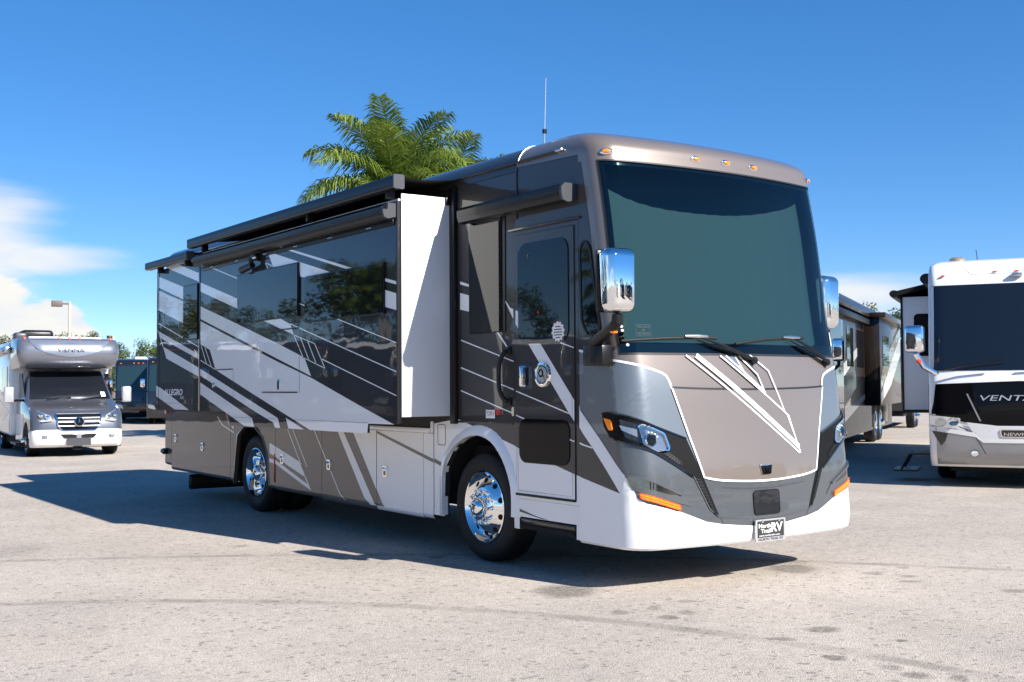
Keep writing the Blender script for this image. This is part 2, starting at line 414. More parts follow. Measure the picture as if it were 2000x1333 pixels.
 'h4': [(-0.36, 1.767), (0.085, 1.46), (0.322, 1.301), (0.443, 1.0)],
 'h5': [(-0.204, 1.765), (-0.126, 1.637), (0.086, 1.467)],
 'h6': [(-0.163, 1.765), (0.017, 1.622), (0.086, 1.467)],
 'wswin': [(-1.507, 2.615), (-1.474, 2.664), (-1.427, 2.679), (-1.395, 2.647), (-1.385, 2.461), (-1.384, 2.142), (-1.382, 1.964), (-1.546, 1.911), (-1.588, 1.993)],
 'ws': [(-1.237, 3.287), (-1.248, 1.807), (-0.875, 1.777), (-0.341, 1.765), (0.295, 1.78), (0.952, 1.816), (0.97, 3.27), (-0.654, 3.274), (-0.12, 3.275)],
 'mk': [(-1.198, 3.359), (-0.343, 3.351), (-0.025, 3.355)],
 'wiper1': [(-1.214, 1.87), (-0.684, 1.904), (-0.394, 1.894), (-0.593, 1.915), (-0.026, 1.725), (0.078, 1.711)],
 'wiper2': [(-0.206, 1.856), (0.231, 1.905), (0.627, 1.92), (0.499, 1.922), (0.964, 1.719)],
 'sticker': [(-1.107, 1.996), (-0.974, 1.999), (-0.986, 1.92), (-1.117, 1.918)],
}
# ---------------------------------------------------------------- ground
def ground_material():
    m = bpy.data.materials.new('worn_asphalt'); m.use_nodes = True
    t = m.node_tree; b = t.nodes['Principled BSDF']; L = t.links.new
    g = t.nodes.new('ShaderNodeTexCoord'); P = g.outputs['Object']
    def nz(scale, det=3, rough=.55, vec=None):
        n = t.nodes.new('ShaderNodeTexNoise'); n.inputs['Scale'].default_value = scale; n.inputs['Detail'].default_value = det; n.inputs['Roughness'].default_value = rough
        L(vec or P, n.inputs['Vector']); return n.outputs[0]
    def mr(x, a, b_, c, d, sm=True):
        n = t.nodes.new('ShaderNodeMapRange'); n.clamp = True
        if sm: n.interpolation_type = 'SMOOTHSTEP'
        for k, v in zip(('From Min', 'From Max', 'To Min', 'To Max'), (a, b_, c, d)): n.inputs[k].default_value = v
        L(x, n.inputs['Value']); return n.outputs[0]
    def ma(op, x, y=None):
        n = t.nodes.new('ShaderNodeMath'); n.operation = op
        for i, v in enumerate((x, y)):
            if v is None: continue
            if isinstance(v, (int, float)): n.inputs[i].default_value = v
            else: L(v, n.inputs[i])
        return n.outputs[0]
    def ve(op, x, y=None):
        n = t.nodes.new('ShaderNodeVectorMath'); n.operation = op
        for i, v in enumerate((x, y)):
            if v is None: continue
            if isinstance(v, tuple): n.inputs[i].default_value = v
            else: L(v, n.inputs[i])
        return n
    vo = t.nodes.new('ShaderNodeTexVoronoi'); vo.inputs['Scale'].default_value = 120; L(P, vo.inputs['Vector'])
    vo2 = t.nodes.new('ShaderNodeTexVoronoi'); vo2.inputs['Scale'].default_value = 34; L(P, vo2.inputs['Vector'])
    stone = t.nodes.new('ShaderNodeSeparateColor'); L(vo.outputs['Color'], stone.inputs[0])
    val = mr(stone.outputs[0], 0, 1, .80, 1.15, False)
    val = ma('MULTIPLY', val, mr(vo.outputs['Distance'], .35, .75, 1.0, .72))
    st2 = t.nodes.new('ShaderNodeSeparateColor'); L(vo2.outputs['Color'], st2.inputs[0])
    val = ma('MULTIPLY', val, mr(st2.outputs[1], .93, .98, 1.0, .62))
    val = ma('MULTIPLY', val, mr(nz(9, 5, .65), .3, .7, .90, 1.09, False))
    val = ma('MULTIPLY', val, mr(nz(.55, 5, .6), .3, .7, .90, 1.08, False))
    val = ma('MULTIPLY', val, mr(nz(.12, 3), .3, .7, .93, 1.05, False))
    # oil and water spots
    wob = ve('SCALE', ve('SUBTRACT', t.nodes[-1].outputs[0] if False else P, (0, 0, 0)).outputs[0]); wob.inputs['Scale'].default_value = 1
    nn = t.nodes.new('ShaderNodeTexNoise'); nn.inputs['Scale'].default_value = 6; nn.inputs['Detail'].default_value = 4; L(P, nn.inputs['Vector'])
    off = ve('SUBTRACT', nn.outputs['Color'], (.5, .5, .5)); sc = ve('SCALE', off.outputs[0]); sc.inputs['Scale'].default_value = .13
    Q = ve('ADD', P, sc.outputs[0]).outputs[0]
    acc = None
    ca, sa = math.cos(-YAW), math.sin(-YAW)
    for x, y, rx, ry, k in STAINS:
        d = ve('SUBTRACT', Q, (x, y, 0)).outputs[0]
        ro = t.nodes.new('ShaderNodeVectorRotate'); ro.rotation_type = 'Z_AXIS'; ro.inputs['Angle'].default_value = YAW; L(d, ro.inputs['Vector'])
        d = ve('MULTIPLY', ro.outputs[0], (1 / rx, 1 / ry, 0)).outputs[0]
        f = mr(ve('LENGTH', d).outputs['Value'], .5, 1.2, min(.62, k * 1.25), 0)
        acc = f if acc is None else ma('MAXIMUM', acc, f)
    acc = ma('MULTIPLY', acc, mr(nz(30, 3), .3, .6, .6, 1.0))
    # tyre tracks
    arc = None
    for (cx, cy, r, wd) in ARCS:
        d = ve('SUBTRACT', P, (cx, cy, 0)).outputs[0]
        l = ma('ABSOLUTE', ma('SUBTRACT', ve('LENGTH', ve('MULTIPLY', d, (1, 1, 0)).outputs[0]).outputs['Value'], r))
        f = mr(l, wd * .3, wd, 1, 0)
        arc = f if arc is None else ma('MAXIMUM', arc, f)
    arc = ma('MULTIPLY', arc, mr(nz(2.2, 4), .35, .65, .10, .34))
    dk = ma('MULTIPLY', ma('SUBTRACT', 1, acc), ma('SUBTRACT', 1, arc))
    val = ma('MULTIPLY', val, dk)
    ramp = t.nodes.new('ShaderNodeMix'); ramp.data_type = 'RGBA'
    ramp.inputs['A'].default_value = (.465, .408, .352, 1); ramp.inputs['B'].default_value = (.512, .446, .382, 1)
    L(mr(nz(.8, 4), .35, .65, 0, 1), ramp.inputs['Factor'])
    fin = t.nodes.new('ShaderNodeVectorMath'); fin.operation = 'SCALE'
    L(ramp.outputs['Result'], fin.inputs[0]); L(val, fin.inputs['Scale'])
    L(fin.outputs[0], b.inputs['Base Color'])
    b.inputs['Roughness'].default_value = .85; b.inputs['Specular IOR Level'].default_value = .25
    bp = t.nodes.new('ShaderNodeBump'); bp.inputs['Distance'].default_value = .006; bp.inputs['Strength'].default_value = .55
    L(ma('ADD', ma('MULTIPLY', vo.outputs['Distance'], -1.0), ma('MULTIPLY', nz(160, 2), .5)), bp.inputs['Height'])
    L(bp.outputs[0], b.inputs['Normal'])
    MATS['asphalt'] = m
STAINS = [(-1.53, .44, .26, .30, .45), (-.45, 2.09, .28, .25, .3), (.62, .12, .24, .26, .38), (.85, .5, .25, .2, .22), (-1.73, -.41, .08, .11, .35), (-1.45, -.44, .07, .08, .3), (-1.59, -.75, .07, .09, .4),
 (-1.37, -.7, .07, .09, .32), (-1.1, -.4, .07, .08, .25), (-.97, -.78, .035, .04, .35), (-1.47, -1.62, .09, .06, .35), (-1.08, -1.59, .13, .09, .42), (-1.62, -2.11, .075, .075, .45),
 (-.95, -2.08, .05, .045, .45), (.96, -.44, .09, .10, .3), (1.06, -.7, .08, .08, .35), (.87, -.86, .1, .07, .4), (1.38, -.43, .05, .06, .3), (-1.57, -2.62, .09, .09, .42), (-1.45, -2.79, .06, .07, .4), (1.11, -1.57, .11, .09, .35), (-1.55, -2.45, .07, .06, .35), (-1.39, 2.5, .10, .12, .4), (-2.54, 4.28, .08, .11, .3), (-4.4, 5.3, .25, .5, .12)]
def circ3(a, b, c):
    ax, ay = a; bx, by = b; cx, cy = c
    d = 2 * (ax * (by - cy) + bx * (cy - ay) + cx * (ay - by))
    ux = ((ax * ax + ay * ay) * (by - cy) + (bx * bx + by * by) * (cy - ay) + (cx * cx + cy * cy) * (ay - by)) / d
    uy = ((ax * ax + ay * ay) * (cx - bx) + (bx * bx + by * by) * (ax - cx) + (cx * cx + cy * cy) * (bx - ax)) / d
    return ux, uy, math.hypot(ax - ux, ay - uy)
ARCS = [(*circ3((-4.65, 4.67), (-2.53, 3.50), (-1.15, 2.48)), .10), (*circ3((-5.08, 2.47), (-3.4, 1.32), (-2.32, .02)), .11)]
ground_material()
tag(MB().add([(-900, -900, 0), (900, -900, 0), (900, 900, 0), (-900, 900, 0)], [(0, 1, 2, 3)]).build('ground', 'asphalt', None, False), None, None, kind='structure')

# ---------------------------------------------------------------- main motorhome
ZK = [.25, .33, .45, .62, .88, 1.15, 1.52, 1.80, 2.03, 2.40, 2.77, 3.05, 3.36]
FK = [-.12, -.165, -.185, -.175, -.160, -.125, -.085, -.04, 0., .05, .10, .15, .215]
def f0(z):
    if z <= ZK[0]: return FK[0]
    if z >= ZK[-1]: return FK[-1] + (z - ZK[-1]) * .22
    for i in range(len(ZK) - 1):
        if z <= ZK[i + 1]: break
    h = ZK[i + 1] - ZK[i]; t = (z - ZK[i]) / h
    def sl(k):
        if k == 0: return (FK[1] - FK[0]) / (ZK[1] - ZK[0])
        if k == len(ZK) - 1: return .22
        return (FK[k + 1] - FK[k - 1]) / (ZK[k + 1] - ZK[k - 1])
    a, b = sl(i) * h, sl(i + 1) * h
    return (2 * t ** 3 - 3 * t * t + 1) * FK[i] + (t ** 3 - 2 * t * t + t) * a + (-2 * t ** 3 + 3 * t * t) * FK[i + 1] + (t ** 3 - t * t) * b
X0, RC, KQ, HW = 1.08, .17, .085, 1.25
S1 = X0 + RC * math.pi / 2
Z1, HR, RS_, RF = 3.36, .235, .22, .60
YEND, YEND2 = .598, 1.42
def capP(s, z, off=0.0):
    if off:
        e = 1e-3
        p = capP(s, z)
        n = (capP(s + e, z) - capP(s - e, z)).cross(capP(s, z + e) - capP(s, z - e))
        if n.length < 1e-12: n = Vector((math.copysign(1, s), 0, 0))
        n.normalize()
        return p + n * off
    a = abs(s)
    if a <= X0: x = a; d = 0
    elif a <= S1:
        th = (a - X0) / RC; x = X0 + RC * math.sin(th); d = RC * (1 - math.cos(th))
    else: x = HW; d = RC + a - S1
    y = f0(min(z, Z1)) + KQ * x * x + d
    if z > Z1:
        q = min(1, (z - Z1) / HR); k = 1 - math.sqrt(max(0, 1 - q * q))
        x -= RS_ * k * (x / HW) ** 5; y += RF * k
        y = min(y, YEND2)
    elif a > S1: y = min(y, YEND)
    return Vector((math.copysign(x, s), y, z))
def drape(name, polys, off, m, parent, gs=.045, solid=None):
    """painted or moulded sheet that follows the curved front cap, polygon in (s, z)"""
    if polys and not isinstance(polys[0][0], (tuple, list)): polys = [polys]
    bm = bmesh.new()
    for poly in polys:
        tri = geometry.tessellate_polygon([[Vector((p[0], p[1], 0)) for p in poly]])
        vs_ = [bm.verts.new((p[0], p[1], 0)) for p in poly]
        for t in tri:
            try: bm.faces.new([vs_[i] for i in t])
            except ValueError: pass
    bm.verts.ensure_lookup_table()
    lo = [min(v.co[k] for v in bm.verts) for k in (0, 1)]; hi = [max(v.co[k] for v in bm.verts) for k in (0, 1)]
    for k, ax in ((0, (1, 0, 0)), (1, (0, 1, 0))):
        cuts = []
        c = math.floor(lo[k] / gs) * gs
        while c < hi[k]:
            if k == 0 and not (X0 - .05 < abs(c) < S1 + .05):
                if round(c / gs) % 2 == 0: cuts.append(c)
            else: cuts.append(c)
            c += gs
        if k == 0: cuts += [S1, -S1]
        for c in cuts:
            if lo[k] < c < hi[k]:
                co = Vector((0, 0, 0)); co[k] = c
                bmesh.ops.bisect_plane(bm, geom=list(bm.verts) + list(bm.edges) + list(bm.faces), plane_co=co, plane_no=ax, dist=1e-5)
    if solid is not None:
        r = bmesh.ops.extrude_face_region(bm, geom=list(bm.faces))
        for v in r['geom']:
            if isinstance(v, bmesh.types.BMVert): v.co.z = 1
    for v in bm.verts:
        s_, z_, t_ = v.co
        if z_ < Z1:
            se_ = S1 + YEND - (f0(z_) + KQ * HW * HW + RC) - 2e-4
            s_ = max(-se_, min(se_, s_))
        if solid is None: v.co = capP(s_, z_, off)
        else: v.co = capP(s_, z_, off if t_ > .5 else solid)
    bmesh.ops.remove_doubles(bm, verts=list(bm.verts), dist=1e-4)
    bmesh.ops.dissolve_degenerate(bm, edges=list(bm.edges), dist=1e-5)
    bmesh.ops.recalc_face_normals(bm, faces=list(bm.faces))
    if solid is None and bm.faces:
        bm.normal_update()
        f = max(bm.faces, key=lambda q: q.calc_area())
        if f.normal.y > .2: bmesh.ops.reverse_faces(bm, faces=list(bm.faces))
    me = bpy.data.meshes.new(name); bm.to_mesh(me); bm.free()
    for p in me.polygons: p.use_smooth = True
    if solid is not None: me.set_sharp_from_angle(angle=rad(40))
    return link(name, me, m, parent)
def sline(pts, w_):
    out = []; n = len(pts); L_ = []; R_ = []
    for i in range(n):
        a = Vector(pts[max(0, i - 1)]); b = Vector(pts[min(n - 1, i + 1)]); t = (b - a).normalized(); q = Vector((-t.y, t.x)) * w_ / 2
        L_.append(tuple(Vector(pts[i]) + q)); R_.append(tuple(Vector(pts[i]) - q))
    return L_ + R_[::-1]
def mir(poly): return [(-a, b) for a, b in poly]
def spl(pts, n=6):
    """smooth curve through points"""
    P_ = [Vector(p) for p in pts]; out = []
    for i in range(len(P_) - 1):
        p0, p1, p2, p3 = P_[max(0, i - 1)], P_[i], P_[i + 1], P_[min(len(P_) - 1, i + 2)]
        for k in range(n):
            t = k / n
            out.append(tuple(.5 * ((2 * p1) + (p2 - p0) * t + (2 * p0 - 5 * p1 + 4 * p2 - p3) * t * t + (3 * p1 - p0 - 3 * p2 + p3) * t ** 3)))
    out.append(tuple(P_[-1]))
    return out

RV = empty('motorhome', (0, 0, 0))
tag(RV, 'large brown and grey motorhome with white stripes and open slide-outs, nearest the camera', 'motorhome')
SX = lambda x: (lambda a, b, d=0: (x - d, a, b))          # (y,z,outward) on the passenger side

# --- front cap shell with the windshield opening
ZW0, ZW1, SW = 1.782, 3.282, 1.238
def cap_shell():
    zs = [.335, .36, .4, .45, .5, .56, .62, .7, .8, .9, 1.0, 1.1, 1.2, 1.3, 1.42, 1.52, 1.62, 1.7, ZW0] + [ZW0 + (ZW1 - ZW0) * k / 14 for k in range(1, 15)] + [3.32, Z1]
    for k in range(1, 13): zs.append(Z1 + HR * math.sin(math.pi / 2 * k / 12))
    ss = [X0 * k / 12 for k in range(-12, 13)]
    cor = sorted(set([X0 + (S1 - X0) * k / 8 for k in range(1, 9)] + [SW]))
    ss = [-c for c in reversed(cor)] + ss + cor
    V = []; F = []; side = 5
    rows = []
    for z in zs:
        row = []
        if z > Z1: q = min(1, (z - Z1) / HR); k = 1 - math.sqrt(max(0, 1 - q * q)); ye = YEND2; base = f0(Z1) + RF * k
        else: ye = YEND; base = f0(z)
        se = S1 + max(.0, ye - (base + KQ * HW * HW + RC))
        sl = [-(S1 + (se - S1) * k / side) for k in range(side, 0, -1)] + ss + [S1 + (se - S1) * k / side for k in range(1, side + 1)]
        for s_ in sl:
            row.append(len(V)); V.append(capP(s_, z))
        rows.append((z, sl, row))
    for i in range(len(rows) - 1):
        z0, sl, r0 = rows[i]; z1, _, r1 = rows[i + 1]
        for k in range(len(r0) - 1):
            mid = (sl[k] + sl[k + 1]) / 2
            if abs(mid) < SW and z0 >= ZW0 - 1e-6 and z1 <= ZW1 + 1e-6: continue
            F.append((r0[k], r0[k + 1], r1[k + 1], r1[k]))
    # close the top with a sheet at roof height
    top = rows[-1][2]
    F.append(tuple(top))
    return MB().add(V, F)
cap_o = cap_shell().build('front_cap', 'taupe', RV, True, 60)

# windshield, frit, curtain
wsp = [(-SW, ZW0), (SW, ZW0), (SW, ZW1), (-SW, ZW1)]
ws = drape('windshield', wsp, -.003, 'windshield', RV, .06)
fr = []
e_ = .012
for a0, a1, b0, b1 in ((-SW, SW, ZW0 - e_, ZW0 + .085), (-SW, SW, ZW1 - .03, ZW1 + e_), (-SW - e_, -SW + .04, ZW0, ZW1), (SW - .04, SW + e_, ZW0, ZW1)):
    fr.append([(a0, b0), (a1, b0), (a1, b1), (a0, b1)])
drape('windshield_border', fr, -.014, 'black_gloss', ws, .06)
drape('windshield_gasket', [[(-SW - .012, ZW0 - .012), (SW + .012, ZW0 - .012), (SW + .012, ZW0 + .004), (-SW - .012, ZW0 + .004)], [(-SW - .012, ZW1 - .004), (SW + .012, ZW1 - .004), (SW + .012, ZW1 + .008), (-SW - .012, ZW1 + .008)], [(-SW - .012, ZW0), (-SW + .004, ZW0), (-SW + .004, ZW1), (-SW - .012, ZW1)], [(SW - .004, ZW0), (SW + .012, ZW0), (SW + .012, ZW1), (SW - .004, ZW1)]], .003, 'trim_dark', ws, .06)
cu = MB()
V = []; F = []
xs = [(-1.19 + 2.38 * k / 48, .43 - .17 * (abs(-1.19 + 2.38 * k / 48) / 1.19) ** 3 + .003 * math.sin(k * 1.9)) for k in range(49)]
zz = [1.80 + 1.66 * k / 8 for k in range(9)]
for z in zz:
    for x, d in xs: V.append((x, f0(z) + d + .02 * x * x, z))
nx_ = len(xs)
for i in range(8):
    for k in range(nx_ - 1): F.append((i * nx_ + k, i * nx_ + k + 1, (i + 1) * nx_ + k + 1, (i + 1) * nx_ + k))
cu.add(V, F).build('windshield_curtain', 'curtain', RV)
MB().box(-1.2, 1.2, .12, .75, 1.5, 1.80, .03).build('dashboard', 'black_satin', RV)
# stickers on the glass
pap = MB()
def onsurf(name, pts, off, m, parent): return drape(name, pts, off, m, parent, .05)
onsurf('glass_sticker', [(-1.112, 1.918), (-.98, 1.918), (-.98, 2.0), (-1.112, 2.0)], .002, 'pale_film', ws) if False else None
def cap_text(name, s, s0, z0, wid, hgt, off, m, parent):
    o = text(name, s, (0, 0, 0), (1, 0, 0), (0, 1, 0), wid, hgt, m, parent)
    for v in o.data.vertices: v.co = capP(s0 + v.co.x, z0 + v.co.y, off)
    return o
for k, (t_, wd) in enumerate((('THIS COACH', .112), ('IS', .022), ('WINTERIZED', .112))):
    cap_text('sticker_lettering', t_, -1.046 - wd / 2, 1.974 - .026 * k, wd, .017, .004, 'ink', ws)
onsurf('sticker', sline([(-1.112, 1.913), (-.98, 1.913), (-.98, 1.999), (-1.112, 1.999), (-1.112, 1.913)], .003), .003, 'curtain', ws)
for (s_, z_, m_) in ((-1.206, 1.985, 'paper'), (-1.203, 1.955, 'paper'), (-1.18, 1.845, 'paper'), (1.16, 1.93, 'paper')):
    if s_ > 0: onsurf('inspection_sticker', [(s_ - .03, z_ - .06), (s_ + .03, z_ - .06), (s_ + .03, z_ + .06), (s_ - .03, z_ + .06)], .003, m_, ws)
    else: onsurf('inspection_sticker', [(s_ + .011 * math.cos(k * .7854), z_ + .011 * math.sin(k * .7854)) for k in range(8)], .003, m_, ws)

# --- painted zones on the cap
arc = spl(D['arc'], 4); hl = D['hoodL']; hb = spl(D['hoodB'] + [(0, .787)], 4)
wb = D['wbound']
left_top = [(-1.86, 1.842), (-1.60, 1.80)] + arc + hl[1:]
up = left_top + hb[1:]
full_top = up + mir(up[:-1])[::-1]
low = [(-1.86, .842), (-1.332, .734), (-1.234, .775)] + wb[2:] + [(0, .441)]
full_low = low + mir(low[:-1])[::-1]
drape('lower_cap_panel', full_top + full_low[::-1], .003, 'pewter', cap_o, .045)
lowmid = [(-1.86, 1.165), (-1.44, 1.175), (-1.117, 1.072), (-.927, .972), (-.75, .858)] + hb
drape('lower_cap_panel', lowmid + mir(lowmid[:-1])[::-1] + full_low[::-1], .0042, 'pewter_low', cap_o, .045)
# white bumper below
drape('bumper', full_low + [(1.86, .338), (-1.86, .338)], .007, 'white_cap', RV, .045)
und = MB(); V = []; F = []
sk = [-1.86 + 3.72 * k / 60 for k in range(61)]
for s_ in sk:
    p = capP(s_, .338, .007); c_ = Vector((0, 1.2, .338)); dr = (c_ - p); dr.z = 0; dr.normalize()
    V += [p, p + dr * .02 + Vector((0, 0, -.018)), p + dr * .10 + Vector((0, 0, -.022)), p + dr * .35 + Vector((0, 0, .02))]
for i in range(60):
    for k in range(3): F.append((4 * i + k, 4 * i + 4 + k, 4 * i + 5 + k, 4 * i + 1 + k))
und.add(V, F).build('bumper_lip', 'white_cap', RV)
for sg in (1, -1):
    g_ = (lambda q: q) if sg == 1 else mir
    # dark sheet of the cap's side wall above the line
    drape('side_blend', g_([(-1.86, 1.845), (-1.60, 1.803), (-1.395, 1.757), (-1.40, 2.4), (-1.405, 3.30), (-1.86, 3.30)]), .0025, 'bronze_dark', cap_o, .045)
    drape('stripe', g_(sline([(-1.86, 1.842), (-1.60, 1.80)] + arc + [hl[0]], .018)), .006, 'white_cap', cap_o)
    st = D['CW'][0]
    drape('stripe', g_([(-1.86, 1.50), (-1.784, 1.41), (-1.727, 1.341), (-1.524, 1.136), (-1.277, .858), (-1.234, .778), (-1.332, .731), (-1.624, 1.068), (-1.86, 1.31)]), .0075, 'white_cap', cap_o)
    drape('stripe', g_(sline([(-1.86, 1.105), (-1.625, 1.062)], .012)), .0075, 'white_cap', cap_o)
    # charcoal wedge under the stripe
    drape('stripe', g_([(-1.86, 1.10), (-1.63, 1.06), (-1.34, .735), (-1.86, .842)]), .0055, 'bronze_dark', cap_o)
    drape('stripe', g_([(-1.86, 1.30), (-1.64, 1.075), (-1.86, 1.115)]), .0055, 'bronze_dark', cap_o)

# --- hood
hood = drape('hood', hl[::-1][:1] + [] if False else (spl(D['hoodT'] + [(0, 1.497)], 4) + mir(spl(D['hoodT'] + [(0, 1.497)], 4)[:-1])[::-1] + mir(hl[1:]) + mir(hb[1:-1]) + [hb[-1]] + hb[:-1][::-1] + hl[1:-1][::-1]), .010, 'taupe', RV, .045, solid=.001)
hbm = hb + mir(hb[:-1])[::-1]
drape('stripe', sline(hl + hbm[1:-1] + mir(hl)[::-1], .015), .0125, 'white_cap', hood)
ht = spl(D['hoodT'] + [(0, 1.497)], 4); htf = ht + mir(ht[:-1])[::-1]
drape('hood_gap', sline([(a, b + .006) for a, b in htf], .014), .0125, 'trim_dark', hood)
for k in ('h1', 'h3'):
    pass
def hstripe(pts, w_, m='white_cap'): drape('stripe', sline(pts, w_), .0135, m, hood, .045)
hstripe([D['h1'][0], (.4355, .985)], .014)
hstripe([D['h2'][0], (.438, 1.035)], .040)
hstripe(D['h3'][:3], .012)
hstripe([D['h3'][2], (.345, 1.285), (.447, .985)], .013)
hstripe([(.325, 1.30), (.440, 1.02)], .011)
hstripe(D['h4'][:3], .013)
hstripe([(-.30, 1.767), (.06, 1.50)], .011)
for q in (D['h5'], D['h6']): hstripe(q, .012)
drape('stripe', [(-.34, 1.76), (-.21, 1.76), (-.13, 1.635), (.075, 1.468), (.06, 1.475)], .0128, 'pewter', hood)
drape('stripe', [(-.16, 1.765), (-.10, 1.765), (.035, 1.615), (.085, 1.47), (.02, 1.60)], .0128, 'pewter_dark', hood)
# hood emblem
em = drape('emblem', [(-.066, .910), (.066, .910), (.050, .838), (-.050, .838)], .022, 'chrome', RV, .05, solid=.011)
drape('emblem_face', [(-.057, .902), (.057, .902), (.042, .846), (-.042, .846)], .024, 'black_gloss', em, .05)
drape('emblem_mark', [(.021 * math.cos(k * .3142), .879 + .021 * math.sin(k * .3142)) for k in range(20)], .0255, 'chrome', em, .05)
drape('emblem_mark', [(.013 * math.cos(k * .3142) - .003, .879 + .013 * math.sin(k * .3142)) for k in range(20)], .0262, 'black_gloss', em, .05)
cap_text('emblem_lettering', 'TIFFIN', -.033, .8485, .066, .010, .0258, 'chrome', em)

# --- centre lower panel: seams, tow hatch, plate
lp = spl([(-.512, .532), (-.274, .505), (0, .489)], 5); lpf = lp + mir(lp[:-1])[::-1]
drape('panel_seam', sline(lpf, .006), .0045, 'pewter_dark', cap_o)
drape('panel_seam', sline([(a, b - .055) for a, b in [(-.62, .868)] and hb[4:]] + mir([(a, b - .055) for a, b in hb[4:-1]])[::-1], .012), .0045, 'pewter_dark', cap_o)
for g_ in ((lambda q: q), mir): drape('panel_seam', g_(sline(D['lseam'], .006)), .0045, 'trim_dark', cap_o)
hp = rrect(-.150, .140, .527, .712, .03)
hat = drape('tow_hatch', hp, .012, 'charcoal', RV, .05, solid=.002)
drape('hatch_gap', sline(hp + hp[:1], .007), .0125, 'black_satin', hat)
pl = MB(); 
def plx(a, b, d=0): return (a, -.205 - d, b)
p_o = MB().prism(rrect(-.170, .170, .318, .490, .012), plx, 0, .010).build('dealer_plate', 'light_metal', RV)
MB().prism([(-.15, .35), (.15, .35), (.15, .478), (-.15, .478)], plx, .0102, .0112).build('plate_face', 'ink', p_o)
XR, ZU = (1, 0, 0), (0, 0, 1)
text('plate_lettering', 'North', (-.138, -.218, .425), XR, ZU, .135, .032, 'paper', p_o, bold=.02)
text('plate_lettering', 'Trail', (-.115, -.218, .385), XR, ZU, .110, .032, 'paper', p_o, bold=.02)
text('plate_lettering', 'RV', (.003, -.218, .388), XR, ZU, .130, .072, 'paper', p_o, bold=.03)
text('plate_lettering', 'www.northtrailrv.com', (-.135, -.218, .359), XR, ZU, .235, .015, 'paper', p_o)
text('plate_lettering', 'NORTH TRAIL RV', (-.14, -.2165, .3255), XR, ZU, .28, .019, 'ink', p_o, bold=.02)
for x in (-.095, .095): MB().lathe([(.0, .006), (.010, .006), (.012, .0)], (x, -.215, .474), (0, -1, 0), 12).build('plate_screw', 'chrome', p_o)

